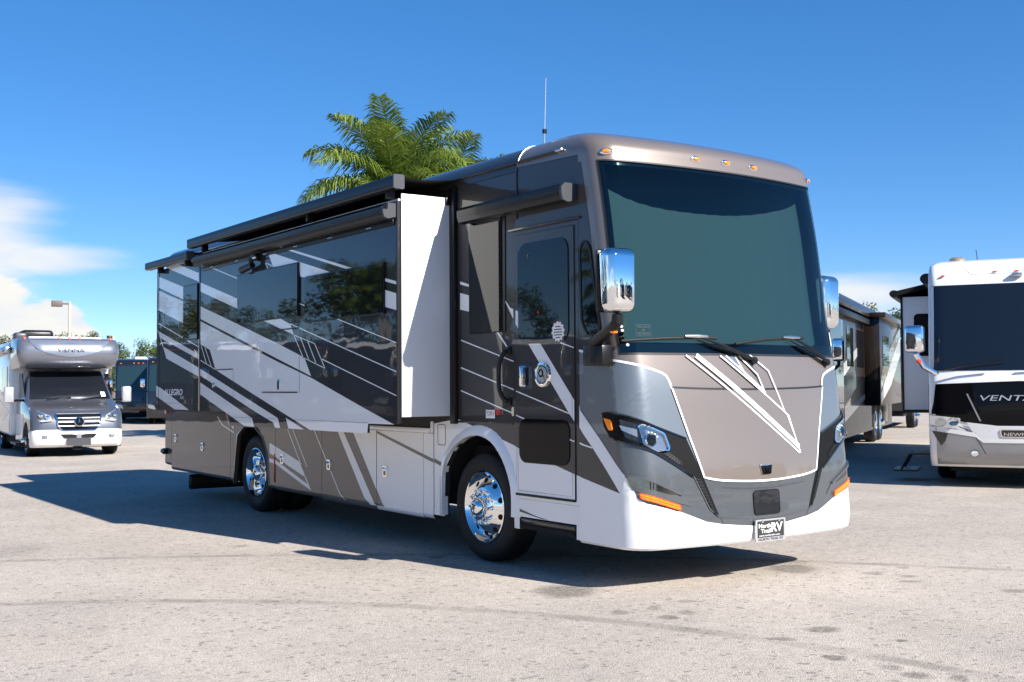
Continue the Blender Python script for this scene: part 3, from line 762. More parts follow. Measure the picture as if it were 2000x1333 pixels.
# --- light clusters
for sg in (1, -1):
    g_ = (lambda q: [tuple(p) for p in q]) if sg == 1 else mir
    bz = drape('headlight_bezel', g_(rpoly(D['black'], .02)), .008, 'bezel_black', RV, .045, solid=.0)
    drape('bezel_lip', g_(sline(spl(D['black'][:5], 4), .012)), .014, 'black_gloss', bz, .045, solid=.007)
    drape('bezel_lip', g_(sline(spl(D['black'][8:12], 4), .012)), .014, 'black_gloss', bz, .045, solid=.007)
    ho = g_(rpoly(D['lamp'], .02))
    hd = drape('headlight', ho, .012, 'lamp_silver', RV, .03, solid=.006)
    drape('headlight_rim', sline(ho + ho[:2], .012), .034, 'chrome', hd, .05, solid=.009)
    pc = D['proj'][0]; pcs = (pc[0] * sg, pc[1])
    n_ = (capP(*pcs, .05) - capP(*pcs)).normalized()
    q_ = capP(*pcs, .008)
    MB().lathe([(.050, .0), (.050, .014), (.040, .020), (.040, .012)], q_, n_, 28).build('projector_ring', 'chrome', hd)
    MB().lathe([(.040, .010)] + [(.040 * math.cos(k * math.pi / 16), .010 + .018 * math.sin(k * math.pi / 16)) for k in range(9)], q_, n_, 28).build('projector_lens', 'dark_glass', hd)
    for k in range(6):
        a_ = .4 + k * .45
        q2 = capP(pcs[0] + .063 * math.cos(a_) * sg, pcs[1] + .055 * math.sin(a_), .012)
        MB().lathe([(0, .006), (.006, .004), (.008, 0)], q2, n_, 10).build('projector_led', 'paper', hd)
    drape('headlight_lens', ho, .033, 'lens', hd, .05)
    db = drape('daylight_housing', g_(rpoly(D['drlbox'], .012)), .0095, 'black_gloss', RV, .04)
    drape('daylight_strip', g_(D['drl']), .020, 'lamp_silver', db, .04, solid=.009)
    tn = drape('turn_signal', g_(rpoly(D['turn'], .015)), .020, 'amber', RV, .03, solid=.008)
    mo = MB()
    ms = D['mesh']
    drape('vent_mesh', g_(ms), .0115, 'trim_dark', bz, .03)
    for k in range(7):
        t = (k + .5) / 7
        a_ = (ms[0][0] * (1 - t) + ms[3][0] * t, ms[0][1] * (1 - t) + ms[3][1] * t); b_ = (ms[1][0] * (1 - t) + ms[2][0] * t, ms[1][1] * (1 - t) + ms[2][1] * t)
        drape('vent_bar', g_(sline([a_, b_], .006)), .016, 'black_satin', bz, .05, solid=.009)
    vn = D['vent']
    vv = drape('corner_vent', g_([(-.722, .838), (-.672, .826), (-.534, .545), (-.560, .560)]), .011, 'trim_dark', RV, .04)
    for k in range(11):
        t = (k + .5) / 11
        a_ = (-.722 * (1 - t) + -.556 * t, .838 * (1 - t) + .56 * t); b_ = (-.672 * (1 - t) + -.536 * t, .826 * (1 - t) + .548 * t)
        drape('vent_bar', g_(sline([a_, b_], .007)), .015, 'black_satin', vv, .05, solid=.009)
    drape('corner_crease', g_(sline([(-.735, .850), (-.60, .60), (-.515, .535)], .010)), .0105, 'pewter_low', RV, .05, solid=.003)
    am = drape('fog_strip', g_(rpoly(D['amber'], .012)), .022, 'amber', RV, .03, solid=.006)
    drape('fog_strip_lines', g_(sline([(-1.183, .722), (-.89, .629)], .006)), .0232, 'orange_red', am, .04)
    drape('fog_strip_rim', g_(sline(rpoly(D['amber'], .012) + rpoly(D['amber'], .012)[:2], .008)), .0225, 'orange_red', am, .04)
    drape('chrome_scoop', g_(spl(D['scoop'][:6], 3) + D['scoop'][6:]), .010, 'chrome_dark' if 'chrome_dark' in MATS else 'black_gloss', RV, .03)
    drape('scoop_ledge', g_(D['ledge']), .0095, 'pewter_low', RV, .03)
    drape('scoop_lip', g_(sline(spl(D['scoop'][:6], 3), .014)), .022, 'pewter_low', RV, .03, solid=.004)

# --- clearance lamps
for s_, z_ in ((-1.17, 3.352), (-.333, 3.362), (0, 3.364), (.333, 3.362), (1.17, 3.352)):
    c_ = capP(s_, z_, .002); n_ = (capP(s_, z_, .05) - capP(s_, z_)).normalized()
    rt = Vector((0, 0, 1)).cross(n_).normalized() * -1; upv = n_.cross(rt)
    def ell(a, b, h0, h1, name, m, par):
        bm = MB(); V = []; F = []
        for (sc_, h) in ((1, 0), (1, h0), (.85, h1 * .8), (.45, h1)):
            for k in range(20):
                q = 2 * math.pi * k / 20; V.append(c_ + rt * a * sc_ * math.cos(q) + upv * b * sc_ * math.sin(q) + n_ * h)
        for i in range(3):
            for k in range(20): F.append((20 * i + k, 20 * i + (k + 1) % 20, 20 * i + 20 + (k + 1) % 20, 20 * i + 20 + k))
        F.append(tuple(60 + k for k in range(20)))
        return bm.add(V, F).build(name, m, par)
    b_ = ell(.054, .026, .004, .010, 'clearance_lamp', 'chrome', RV)
    ell(.036, .017, .010, .026, 'lens', 'amber', b_)

# --- wipers
def wiper(bl, arm):
    w_ = MB(); 
    b_ = [capP(s_, z_, .035) for s_, z_ in bl]
    o = MB().tube([capP(arm[0][0], arm[0][1], .045), capP(*[(arm[0][k] * .6 + arm[1][k] * .4) for k in (0, 1)], .06), capP(arm[1][0], arm[1][1], .04)], [.008, .011, .016], 8).build('wiper', 'black_satin', RV)
    MB().tube(b_, .011, 8).build('blade', 'rubber', o)
    m_ = [capP(arm[0][0] + d, arm[0][1] - .006, .05) for d in (-.12, 0, .10)]
    MB().tube(m_, [.010, .017, .010], 8).build('blade_clip', 'alu', o)
    MB().lathe([(0, .05), (.028, .045), (.034, .0)], capP(arm[1][0], arm[1][1], 0), capP(arm[1][0], arm[1][1], .05) - capP(arm[1][0], arm[1][1]), 16).build('wiper_pivot', 'black_satin', o)
    MB().tube([capP(arm[0][0] + .02, arm[0][1] - .03, .02), capP(arm[1][0] - .02, arm[1][1] + .02, .02)], .006, 6).build('washer_hose', 'black_satin', o)
wiper([(-1.214, 1.87), (-.9, 1.888), (-.55, 1.900), (-.394, 1.896)], [(-.593, 1.912), (-.015, 1.728)])
wiper([(-.206, 1.856), (.15, 1.898), (.45, 1.915), (.64, 1.918)], [(.47, 1.925), (.964, 1.722)])

# --- mirrors
def mirror(sg, c, yaw, base_s, base_z):
    root = MB().lathe([(0, 0)], (0, 0, 0), (0, 0, 1), 4) if False else None
    H = MB()
    prof = []
    bm = bmesh.new(); bmesh.ops.create_cube(bm, size=1)
    for v in bm.verts: v.co = Vector((v.co.x * .262, v.co.y * .15, v.co.z * .475))
    bmesh.ops.bevel(bm, geom=list(bm.edges), offset=.066, segments=6, profile=.55, affect='EDGES')
    for v in bm.verts:
        k = (v.co.z / .485 + .5)
        v.co.x *= 1 - .14 * (1 - k) * (1 if v.co.x * sg < 0 else .4)
        if v.co.y < 0: v.co.y *= 1 + .55 * math.cos(v.co.z / .485 * 2.6) * math.cos(v.co.x / .27 * 2.4)
    Mx = Matrix.Translation(c) @ Matrix.Rotation(yaw, 4, 'Z')
    bm.transform(Mx)
    mo = MB().addbm(bm).build('mirror', 'chrome', RV, True, 60)
    MB().box(-.125, .125, .072, .090, -.23, .23, .02, 2, Mx).build('mirror_glass_housing', 'black_satin', mo)
    b0 = capP(base_s, base_z, .0)
    n_ = (capP(base_s, base_z, .1) - b0).normalized()
    tip = Vector(c) + Vector((0, 0, -.24))
    k1 = b0 + n_ * .085 + Vector((0, 0, .09))
    k2 = Vector((tip.x, tip.y, tip.z - .075))
    pts = [b0 + n_ * .075 + Vector((0, 0, -.06)), k1] + [k1.lerp(k2, t) for t in (.3, .6, .88)] + [k2 + Vector((0, 0, .02)), tip + Vector((0, 0, -.01))]
    ar = MB().tube(pts, [.055, .05, .046, .044, .043, .042, .040], 12).build('mirror_arm', 'black_satin', mo)
    bx = MB(); t_ = Vector((-n_.y, n_.x, 0))
    Mb = Matrix.Translation(b0 + n_ * .055) @ Matrix((( t_.x, n_.x, 0), (t_.y, n_.y, 0), (0, 0, 1))).to_4x4()
    bx.box(-.12, .12, -.06, .055, -.085, .075, .02, 2, Mb).build('mirror_base', 'black_satin', mo)
    sc_ = k1.lerp(k2, .86) + Vector((0, 0, -.036))
    MB().lathe([(.0, .020), (.024, .014), (.032, .0), (.0, -.01)], sc_, (0, 0, -1), 16).build('turn_lamp', 'amber', mo)
mirror(1, (-1.42, -.055, 2.305), rad(-8), -1.40, 1.775)
mirror(-1, (1.36, .33, 2.275), rad(8), 1.56, 1.775)

# --- side, roof, rear and floor of the body
WX = 1.242
out = [(.60, .335), (.66, .335), (.66, .45), (1.42, .45), (1.42, .345), (1.497, .345)] + D['archF'][::-1] + [(2.603, .345), (2.79, .345), (2.79, .40), (6.59, .40)] + D['archR'][::-1] + [(7.72, .40), (10.1, .42), (10.40, .47), (10.40, Z1 + .03), (.60, Z1 + .03)]
wall = MB().prism(out, lambda a, b, d: (-d, a, b), WX, WX - .05).build('side_wall', 'bronze_dark', RV, False)
wallR = MB().prism([(.60, .34), (1.5, .34), (1.5, .8), (1.7, 1.05), (2.3, 1.05), (2.55, .8), (2.55, .34), (6.55, .34), (6.6, .9), (6.8, 1.05), (7.4, 1.05), (7.6, .9), (7.65, .34), (10.4, .45), (10.4, Z1), (.6, Z1)], lambda a, b, d: (d, a, b), WX, WX - .05).build('side_wall', 'bronze_dark', RV, False)
rf = MB(); V = []; F = []
pr = [(HW - RS_ * (1 - math.cos(math.pi / 2 * k / 8)), Z1 + HR * math.sin(math.pi / 2 * k / 8)) for k in range(9)]
pr = [(-x, z) for x, z in pr] + [(x, z) for x, z in reversed(pr)]
for y in (1.421, 10.40):
    for x, z in pr: V.append((x, y, z))
n_ = len(pr)
for k in range(n_ - 1): F.append((k, k + 1, n_ + k + 1, n_ + k))
F.append(tuple(range(n_, 2 * n_)))
rf.add(V, F).build('roof', 'bronze_dark', RV, True, 50)
MB().box(-WX, WX, 10.34, 10.40, .47, Z1, 0).build('rear_wall', 'umber', RV, False)
MB().box(-.98, .98, .35, 10.3, .42, 1.0, 0).build('chassis', 'black_matte', RV, False)
MB().box(-1.19, 1.19, .95, 1.0, 1.0, 3.45, 0).build('cab_light_block', 'black_matte', RV, False)  # unseen dark wall, added to stop light leaking in behind the windshield
MB().box(-1.0, 1.0, .30, .95, 1.36, 1.42, 0).build('cab_floor', 'black_matte', RV, False)
lin = MB()
for yc in (2.05, 7.12):
    V = []; F = []
    for k in range(13):
        q = math.pi * k / 12
        for x in (-1.19, -.6): V.append((x, yc + .62 * math.cos(q), .45 + .70 * math.sin(q)))
    for k in range(12): F.append((2 * k, 2 * k + 1, 2 * k + 3, 2 * k + 2))
    MB().add(V, F).build('wheel_well', 'black_matte', RV)
# gutter, roof joint and aerial
MB().box(-1.262, -1.236, .83, 10.2, 3.425, 3.442, .004).build('roof_gutter', 'bronze_dark', RV)
MB().box(-1.275, -1.236, .78, .87, 3.422, 3.448, .01).build('gutter_end', 'alu', RV)
jp = [(-HW + RS_ * (1 - math.cos(math.pi / 2 * k / 8)) - .004, 1.42, Z1 + (HR + .004) * math.sin(math.pi / 2 * k / 8)) for k in range(1, 9)]
MB().tube(jp, .004, 6).build('roof_joint', 'light_metal', RV)
MB().tube([(-1.247, 1.435, 2.95), (-1.247, 1.435, 3.36)], .006, 6).build('wall_joint', 'bronze_dark', RV)
an = MB().tube([(-.9, 1.50, 3.58), (-.9, 1.495, 3.76)], [.011, .011], 8).build('aerial', 'alu', RV)
MB().tube([(-.9, 1.495, 3.74), (-.9, 1.494, 3.775)], [.020, .020], 8).build('aerial_joint', 'black_satin', an)
MB().tube([(-.9, 1.494, 3.77), (-.9, 1.47, 4.22)], [.007, .004], 6).build('aerial_whip', 'alu', an)

# lower white area of the front wall
wl = D['wline']
lowf = [(2.785, 1.195), (2.377, 1.247), (1.438, 1.028), (.584 + .02, .832), (.602, .337), (.658, .337), (.658, .452), (1.422, .452), (1.422, .347), (1.495, .347)] + D['archF'][::-1] + [(2.605, .347), (2.785, .347)]
MB().flat(lowf, SX(-WX - .003)).build('lower_wall_panel', 'white', wall, False)
for q in D['FW']: MB().flat(q, SX(-WX - .004)).build('stripe', 'white', wall, False)
MB().flat([(1.497, .375), (1.30, .375 + .10), (1.10, .452), (1.03, .452), (1.497, .54)][:0] or [(1.495, .50), (1.495, .53), (1.10, .456), (1.02, .456)], SX(-WX - .0045)).build('stripe', 'umber_dark', wall, False)
# flare round the front wheel
def flare(pts, wd, pr_, m, name):
    V = []; F = []; n = len(pts)
    cen = Vector((sum(p[0] for p in pts) / n, .45))
    for i, p in enumerate(pts):
        a = Vector(pts[max(0, i - 1)]); b = Vector(pts[min(n - 1, i + 1)]); t = (b - a).normalized(); q = Vector((t.y, -t.x))
        if q.dot(Vector(p) - cen) < 0: q = -q
        P_ = Vector(p)
        for o_, d_ in ((-.004, -.03), (-.004, pr_), (wd * .45, pr_ * .9), (wd, .0)):
            w2 = P_ + q * o_; V.append((-WX - d_, w2.x, w2.y))
    for i in range(n - 1):
        for k in range(3): F.append((4 * i + k, 4 * i + k + 1, 4 * i + 5 + k, 4 * i + 4 + k))
    return MB().add(V, F).build(name, m, RV, True, 60)
flare(spl(D['archF'], 3), .085, .035, 'white', 'front_wheel_flare')
flare(D['archR'], .03, .018, 'umber', 'rear_wheel_flare')

# compartment doors between and behind the wheels
fuel = rrect(2.585, 2.72, 1.0, 1.19, .025)
MB().flat(sline(fuel + fuel[:1], .006), SX(-WX - .0055)).build('fuel_flap', 'trim_dark', wall, False)
panels = [(2.795, 2.972, 'white', .345, 1.10), (2.98, 3.895, 'white', .338, 1.10), (3.903, 5.152, 'umber', .338, 1.15), (5.160, 6.408, 'umber', .36, 1.15), (6.416, 6.585, 'umber', .375, 1.15), (7.725, 7.838, 'umber', .378, 1.25), (7.846, 10.125, 'umber', .385, 1.20), (10.133, 10.405, 'umber', .45, 1.22)]
PX = 1.25
for y0, y1, m_, z0, z1 in panels:
    bm = bmesh.new(); V = []
    poly = [(y0, z0), (y1, z0 + (.012 if y1 > 7 else 0)), (y1, z1), (y0, z1)]
    if abs(y0 - 6.416) < .01: poly = [(6.416, .37), (6.588, .37), (6.66, .75), (6.80, .925), (6.86, .97), (6.9, 1.15), (6.416, 1.15)]
    if abs(y0 - 7.725) < .01: poly = [(7.72, .375), (7.838, .38), (7.838, 1.25), (7.37, 1.25), (7.37, 1.06), (7.6, .935), (7.675, .575)]
    pn = MB().prism(poly, lambda a, b, d: (-d, a, b), PX, PX - .03).build('compartment_door', m_, RV, False)
    # rolled lower edge
    yy0, yy1 = min(p[0] for p in poly if p[1] < .5), max(p[0] for p in poly if p[1] < .5)
    zl = min(p[1] for p in poly)
    Vr = []; Fr = []
    for y in (yy0, yy1):
        zz_ = zl + (.012 if y > 7.9 and y == y1 else 0)
        for k in range(6):
            q = math.pi / 2 * k / 5
            Vr.append((-PX + .045 * (1 - math.cos(q)), y, zz_ - .045 * math.sin(q)))
        Vr.append((-PX + .25, y, zz_ - .04))
    for k in range(6): Fr.append((k, k + 1, 8 + k, 7 + k))
    MB().add(Vr, Fr).build('rolled_edge', m_, pn, True, 60)
    for q in D['BW']:
        c_ = clip_y(q, y0, y1)
        if y0 > 6.5 and y0 < 7: continue
        if len(c_) > 2: MB().flat([(a, max(b, z0 - .0)) for a, b in c_], SX(-PX - .002)).build('stripe', 'white', pn, False)
    if m_ == 'umber' and y0 < 4:
        MB().flat(clip_y([(4.44, 1.10), (3.903, .50), (3.903, 1.10)], y0, y1), SX(-PX - .002)).build('stripe', 'white', pn, False)
    if m_ == 'white' and y0 > 2.9:
        MB().flat([(3.895, .50), (3.79, .379), (3.74, .341), (3.895, .341)], SX(-PX - .002)).build('stripe', 'umber', pn, False)
    if m_ == 'white':
        c_ = clip_y([(y, min(z, 1.098)) for y, z in D['b7']], y0, y1)
        if len(c_) > 2: MB().flat(c_, SX(-PX - .002)).build('stripe', 'umber_dark', pn, False)
c_ = clip_y(D['b7'], 2.60, 2.785)
MB().flat(c_, SX(-WX - .006)).build('stripe', 'umber_dark', wall, False)
# paddle latches
for y, z in ((6.205, .698), (4.975, .696), (3.714, .695), (9.941, .820), (8.857, .738)):
    lt = MB().prism(rrect(y - .042, y + .042, z - .055, z + .055, .018), lambda a, b, d: (-d, a, b), PX - .001, PX + .012).build('latch', 'chrome', RV)
    MB().prism(rrect(y - .024, y + .024, z - .040, z + .005, .01), lambda a, b, d: (-d, a, b), PX + .0121, PX + .0125).build('latch_recess', 'black_gloss', lt)
    MB().tube([(-PX - .012, y - .028, z + .028), (-PX - .024, y, z + .024), (-PX - .012, y + .028, z + .028)], .012, 8).build('latch_paddle', 'chrome', lt)
MB().box(-PX - .012, -PX + .0, 6.425, 6.443, .41, .75, .005).build('side_reflector', 'orange_red', RV)
MB().box(-PX - .03, -PX + .02, 10.27, 10.36, 1.17, 1.235, .01).build('tail_marker', 'red', RV)
hz = MB().tube([(-1.275, 10.28, .615), (-1.275, 10.36, .615), (-1.275, 10.44, .615)], [.038, .044, .036], 14).build('hose_port', 'black_satin', RV)
MB().box(-1.30, -1.24, 10.34, 10.38, .57, .66, .01).build('hose_clip', 'black_satin', hz)
MB().box(-1.12, 1.12, 9.72, 9.80, .085, .30, .035, 3).build('rear_mud_guard', 'black_satin', RV)
for x in (-.7, .7): MB().box(x - .03, x + .03, 9.66, 9.73, .25, .6).build('guard_bracket', 'black_matte', RV)
# ledge under the slide-out
MB().box(-PX - .035, -WX + .0, 2.83, 4.0, 1.105, 1.150, .008).build('sill_ledge', 'white', RV)
MB().box(-PX - .012, -WX + .0, 2.795, 2.83, 1.105, 1.215, .004).build('sill_end', 'white', RV)
MB().box(-PX + .05, -PX + .15, 2.45, 7.3, 1.10, 1.30, 0).build('slide_gap', 'black_matte', RV, False)

# entry door
dfr = MB().prism([(.605, .60), (1.49, .60), (1.49, 2.845), (.605, 2.845)], lambda a, b, d: (-d, a, b), WX, WX + .0075).build('door_frame', 'bronze_dark', RV, False)
MB().flat([(.606, .602), (1.489, .602), (1.489, 1.040), (.606, .832)], SX(-WX - .0085)).build('frame_paint', 'white', dfr, False)
MB().prism(rrect(.646, 1.456, .627, 2.815, .02), lambda a, b, d: (-d, a, b), WX, WX + .010).build('door_seal', 'trim_dark', dfr, False)
door = MB().prism(rrect(.656, 1.447, .640, 2.806, .015), lambda a, b, d: (-d, a, b), WX, WX + .015).build('entry_door', 'bronze_dark', RV, False)
DX = WX + .0165
MB().flat([(.659, .643), (1.444, .643), (1.444, 1.029), (.659, .846)], SX(-DX)).build('stripe', 'white', door, False)
for q in D['DW']:
    c_ = clip_y(q, .659, 1.444)
    if len(c_) > 2: MB().flat(c_, SX(-DX - .0005)).build('stripe', 'white', door, False)
MB().flat(sline([(1.42, .67), (.685, .67), (.685, 2.78), (1.42, 2.78), (1.42, .67)], .004), SX(-DX - .001)).build('door_crease', 'umber_dark', door, False)
MB().box(-DX - .008, -DX + .003, .66, 1.45, .628, .648, .003).build('door_sweep', 'black_satin', door)
dw = MB().prism(rrect(.720, 1.398, 1.890, 2.730, .11, 8), lambda a, b, d: (-d, a, b), WX + .014, WX + .024).build('door_window', 'dark_glass', door)
MB().lathe([(.0, .001), (.018, .001), (.020, 0)], (-WX - .024, 1.245, 2.62), (-1, 0, 0), 16).build('window_button', 'black_satin', dw)
MB().lathe([(.0, .002), (.011, .002)], (-WX - .0245, 1.115, 2.145), (-1, 0, 0), 12).build('indicator_light', 'red', dw)
stc = MB().flat([(.85 + .085 * math.cos(k * .2618), 1.975 + .083 * math.sin(k * .2618)) for k in range(24)], SX(-WX - .0245)).build('round_sticker', 'paper', dw, False)
for k in range(12):
    q0 = k * .5236; pts = [(.85 + r_ * math.cos(q0 + a_), 1.975 + r_ * math.sin(q0 + a_)) for r_, a_ in ((.084, 0), (.084, .28), (.074, .28), (.074, 0))]
    MB().flat(pts, SX(-WX - .0252)).build('sticker_edge', 'red_ink' if k % 2 else 'ink', dw, False)
for k, wd in enumerate((.07, .10, .11, .10, .06)):
    MB().flat([(.85 - wd / 2, 2.018 - k * .022), (.85 + wd / 2, 2.018 - k * .022), (.85 + wd / 2, 2.010 - k * .022), (.85 - wd / 2, 2.010 - k * .022)], SX(-WX - .0252)).build('sticker_print', 'ink', dw, False)
MB().prism(rrect(.718, 1.395, .905, 1.268, .09, 8), lambda a, b, d: (-d, a, b), WX + .014, WX + .023).build('kick_window', 'kick_glass', door)
ha = MB().prism(rrect(1.235, 1.372, 1.515, 1.725, .02), lambda a, b, d: (-d, a, b), DX, DX + .012).build('door_handle', 'chrome', door)
MB().prism(rrect(1.250, 1.315, 1.545, 1.695, .012), lambda a, b, d: (-d, a, b), DX + .0122, DX + .013).build('handle_recess', 'black_gloss', door)
MB().box(-DX - .040, -DX - .012, 1.320, 1.352, 1.535, 1.708, .012).build('handle_pull', 'chrome', door)
rb = MB().lathe([(.0, .012), (.078, .012), (.082, .018), (.100, .016), (.106, .0)], (-DX, 1.063, 1.633), (-1, 0, 0), 40).build('door_emblem', 'chrome', door)
MB().lathe([(.0, .0135), (.066, .0135)], (-DX, 1.063, 1.633), (-1, 0, 0), 36).build('emblem_disc', 'alu', door)
MB().lathe([(.020, .0145), (.034, .0145)], (-DX, 1.078, 1.645), (-1, 0, 0), 24).build('emblem_figure', 'black_gloss', door)
MB().flat([(1.062, 1.675), (1.075, 1.672), (1.025, 1.585), (1.035, 1.62)], SX(-DX - .0146)).build('emblem_figure', 'black_gloss', door, False)
# rail over the door, grab handle, step
MB().box(-WX - .030, -WX + .0, .57, 1.535, 2.852, 2.872, .006).build('rain_rail', 'bronze_dark', RV)
gp = spl([(-WX, 1.560, 1.845), (-WX - .045, 1.575, 1.825), (-WX - .075, 1.600, 1.74), (-WX - .08, 1.61, 1.62), (-WX - .075, 1.600, 1.50), (-WX - .045, 1.575, 1.425), (-WX, 1.560, 1.405)], 5)
gh = MB().tube(gp, .019, 10).build('grab_handle', 'black_satin', RV)
for z in (1.842, 1.408): MB().box(-WX - .02, -WX, 1.53, 1.60, z - .035, z + .035, .012).build('handle_foot', 'black_satin', gh)
stp = MB().box(-WX + .002, -1.0, .672, 1.412, .37, .44, .008).build('entry_step', 'black_satin', RV)
MB().box(-WX - .012, -WX + .01, .68, 1.405, .355, .395, .006).build('step_tread', 'black_matte', stp)
MB().box(-WX - .004, -WX + .01, .68, 1.405, .405, .44, .004).build('step_face', 'black_gloss', stp)
# stickers on the wall
sk1 = MB().flat([(1.775, 1.262), (1.915, 1.262), (1.915, 1.335), (1.775, 1.335)], SX(-WX - .006)).build('dealer_sticker', 'paper', wall, False)
text('sticker_lettering', 'North', (-WX - .0068, 1.908, 1.308), (0, -1, 0), ZU, .06, .018, 'ink', wall)
text('sticker_lettering', 'Trail', (-WX - .0068, 1.900, 1.284), (0, -1, 0), ZU, .05, .018, 'ink', wall)
text('sticker_lettering', 'RV', (-WX - .0068, 1.842, 1.285), (0, -1, 0), ZU, .06, .040, 'red_ink', wall)
MB().flat([(1.69, 1.292), (1.755, 1.292), (1.755, 1.340), (1.69, 1.340)], SX(-WX - .006)).build('warning_sticker', 'red_ink', wall, False)
MB().flat([(1.505 + .025 * math.cos(k * .5236), 1.325 + .04 * math.sin(k * .5236)) for k in range(12)], SX(-WX - .006)).build('seal_sticker', 'cream', wall, False)
MB().box(-WX - .012, -WX, 1.50, 2.40, 1.212, 1.232, .003).build('wall_moulding', 'bronze_dark', RV)
# tall window beside the door with a blind behind its pane
wf = MB().prism([(1.61, 2.005), (2.165, 2.005), (2.165, 3.012), (1.61, 3.012)], lambda a, b, d: (-d, a, b), WX, WX + .008).build('side_window', 'black_satin', RV, False)
bl = MB()
for k in range(30):
    z = 2.03 + k * .0325
    bl.add([(-WX - .0085, 1.665, z), (-WX - .0085, 2.155, z), (-WX - .0125, 2.155, z + .026), (-WX - .0125, 1.665, z + .026)], [(0, 1, 2, 3)])
bl.build('blind', 'blind', wf, False)
MB().prism([(1.660, 2.014), (2.160, 2.014), (2.160, 3.004), (1.660, 3.004)], lambda a, b, d: (-d, a, b), WX + .0165, WX + .018).build('pane', 'tint_pane', wf, False)
# wedge window in the cap ahead of the door
wwp = [(-1.56, 1.95), (-1.60, 2.05), (-1.545, 2.60), (-1.50, 2.66), (-1.455, 2.665), (-1.42, 2.61), (-1.39, 1.98), (-1.42, 1.92)]
cw = drape('quarter_window', rpoly(wwp, .03), .006, 'dark_glass', RV, .03, solid=.001)
rp_ = rpoly(wwp, .03)
drape('window_rim', sline(rp_ + rp_[:2], .02), .012, 'black_satin', cw, .04, solid=.002)
# --- slide-outs
SLX = 1.83
slide = MB().prism([(2.462, 1.215), (3.0, 1.215), (3.0, 1.117), (6.40, 1.105), (6.40, 1.258), (7.362, 1.258), (7.362, 3.20), (2.462, 3.20)], lambda a, b, d: (-d, a, b), SLX, SLX - .02).build('main_slide_out', 'charcoal', RV, False)
MB().box(-SLX + .021, -WX + .2, 2.466, 7.355, 1.275, 3.22, 0).build('slide_box', 'white_matte', slide, False)
MB().box(-SLX + .004, -SLX + .045, 2.452, 2.462, 1.215, 3.20, .002).build('corner_trim', 'charcoal', slide)
MB().box(-SLX + .045, -WX - .02, 2.447, 2.465, 1.272, 3.268, .002).build('slide_end_wall', 'white_matte', slide)
MB().box(-WX - .045, -WX + .01, 2.37, 2.45, 1.20, 3.36, .01).build('slide_seal', 'black_satin', slide)
MB().box(-WX - .09, -WX - .04, 2.425, 2.449, 3.20, 3.27, .006).build('seal_corner', 'black_satin', slide)
def strips(polys, x, m_, par):
    for q in polys: MB().flat(q, SX(x)).build('stripe', m_, par, False)
strips([clip_y(q, 2.464, 7.360) for q in D['MS']], -SLX - .002, 'white', slide)
MB().flat([(3.0, 1.213), (6.40, 1.203), (6.40, 1.200), (3.0, 1.210)], SX(-SLX - .003)).build('flap_seam', 'grey_cap', slide, False)
def window(y0, y1, z0, z1, par, split=None):
    f_ = MB().prism(rrect(y0 - .012, y1 + .012, z0 - .012, z1 + .012, .012, 2), lambda a, b, d: (-d, a, b), SLX, SLX + .018).build('window', 'black_satin', par, False)
    cuts = [y0] + ([split] if split else []) + [y1]
    for a_, b_ in zip(cuts[:-1], cuts[1:]):
        MB().prism(rrect(a_ + .002, b_ - .002, z0, z1, .008, 2), lambda a, b, d: (-d, a, b), SLX + .018, SLX + .024).build('pane', 'dark_glass', par, False)
    return f_
window(4.492, 6.118, 2.287, 2.825, slide)
window(2.677, 4.314, 2.213, 2.658, slide, 3.475)
def outline(name, y0, y1, z0, z1, par, wd=.006, m_='grey_cap'):
    r_ = rrect(y0, y1, z0, z1, .02, 3)
    MB().flat(sline(r_ + r_[:2], wd), SX(-SLX - .0035)).build(name, m_, par, False)
outline('hatch', 4.482, 5.450, 1.48, 2.155, slide)
MB().box(-SLX - .006, -SLX, 4.53, 5.44, 1.483, 1.497, .001).build('hatch_hinge', 'trim_dark', slide)
MB().box(-SLX - .006, -SLX, 4.50, 5.44, 2.150, 2.163, .001).build('hatch_hinge', 'trim_dark', slide)
MB().prism(rrect(4.968, 5.022, 1.515, 1.625, .025, 4), lambda a, b, d: (-d, a, b), SLX + .003, SLX + .012).build('hatch_latch', 'chrome', slide)
MB().prism(rrect(4.980, 5.010, 1.535, 1.585, .012, 3), lambda a, b, d: (-d, a, b), SLX + .0121, SLX + .0125).build('latch_recess', 'black_gloss', slide)
outline('hatch', 6.28, 6.965, 1.405, 1.762, slide)
MB().box(-SLX - .006, -SLX, 6.30, 6.85, 1.752, 1.764, .001).build('hatch_hinge', 'trim_dark', slide)
MB().lathe([(.0, .016), (.028, .014), (.032, 0)], (-SLX - .003, 6.90, 1.575), (-1, 0, 0), 16).build('lock', 'chrome', slide)
rslide = MB().prism([(7.425, 1.250), (9.055, 1.250), (9.055, 3.13), (7.425, 3.13)], lambda a, b, d: (-d, a, b), SLX - .004, SLX - .03).build('bedroom_slide_out', 'charcoal', RV, False)
MB().box(-SLX + .031, -WX + .2, 7.43, 9.05, 1.27, 3.15, 0).build('slide_box', 'charcoal', rslide, False)
strips([clip_y(q, 7.427, 9.053) for q in D['RS']], -SLX + .002, 'white', rslide)
SLX_ = SLX; SLX = SLX_ - .004
window(7.44, 7.945, 2.163, 2.838, rslide)
SLX = SLX_
MB().box(-SLX + .0, -SLX + .012, 8.955, 8.965, 1.25, 3.13, 0).build('corner_trim', 'trim_dark', rslide, False)
MB().box(-SLX - .004, -SLX + .03, 7.362, 7.425, 1.258, 3.15, .004).build('slide_edge_trim', 'charcoal', slide)
MB().flat([(7.43, 1.345), (9.05, 1.345), (9.05, 1.349), (7.43, 1.349)], SX(-SLX + .0015)).build('panel_seam', 'umber_dark', rslide, False)
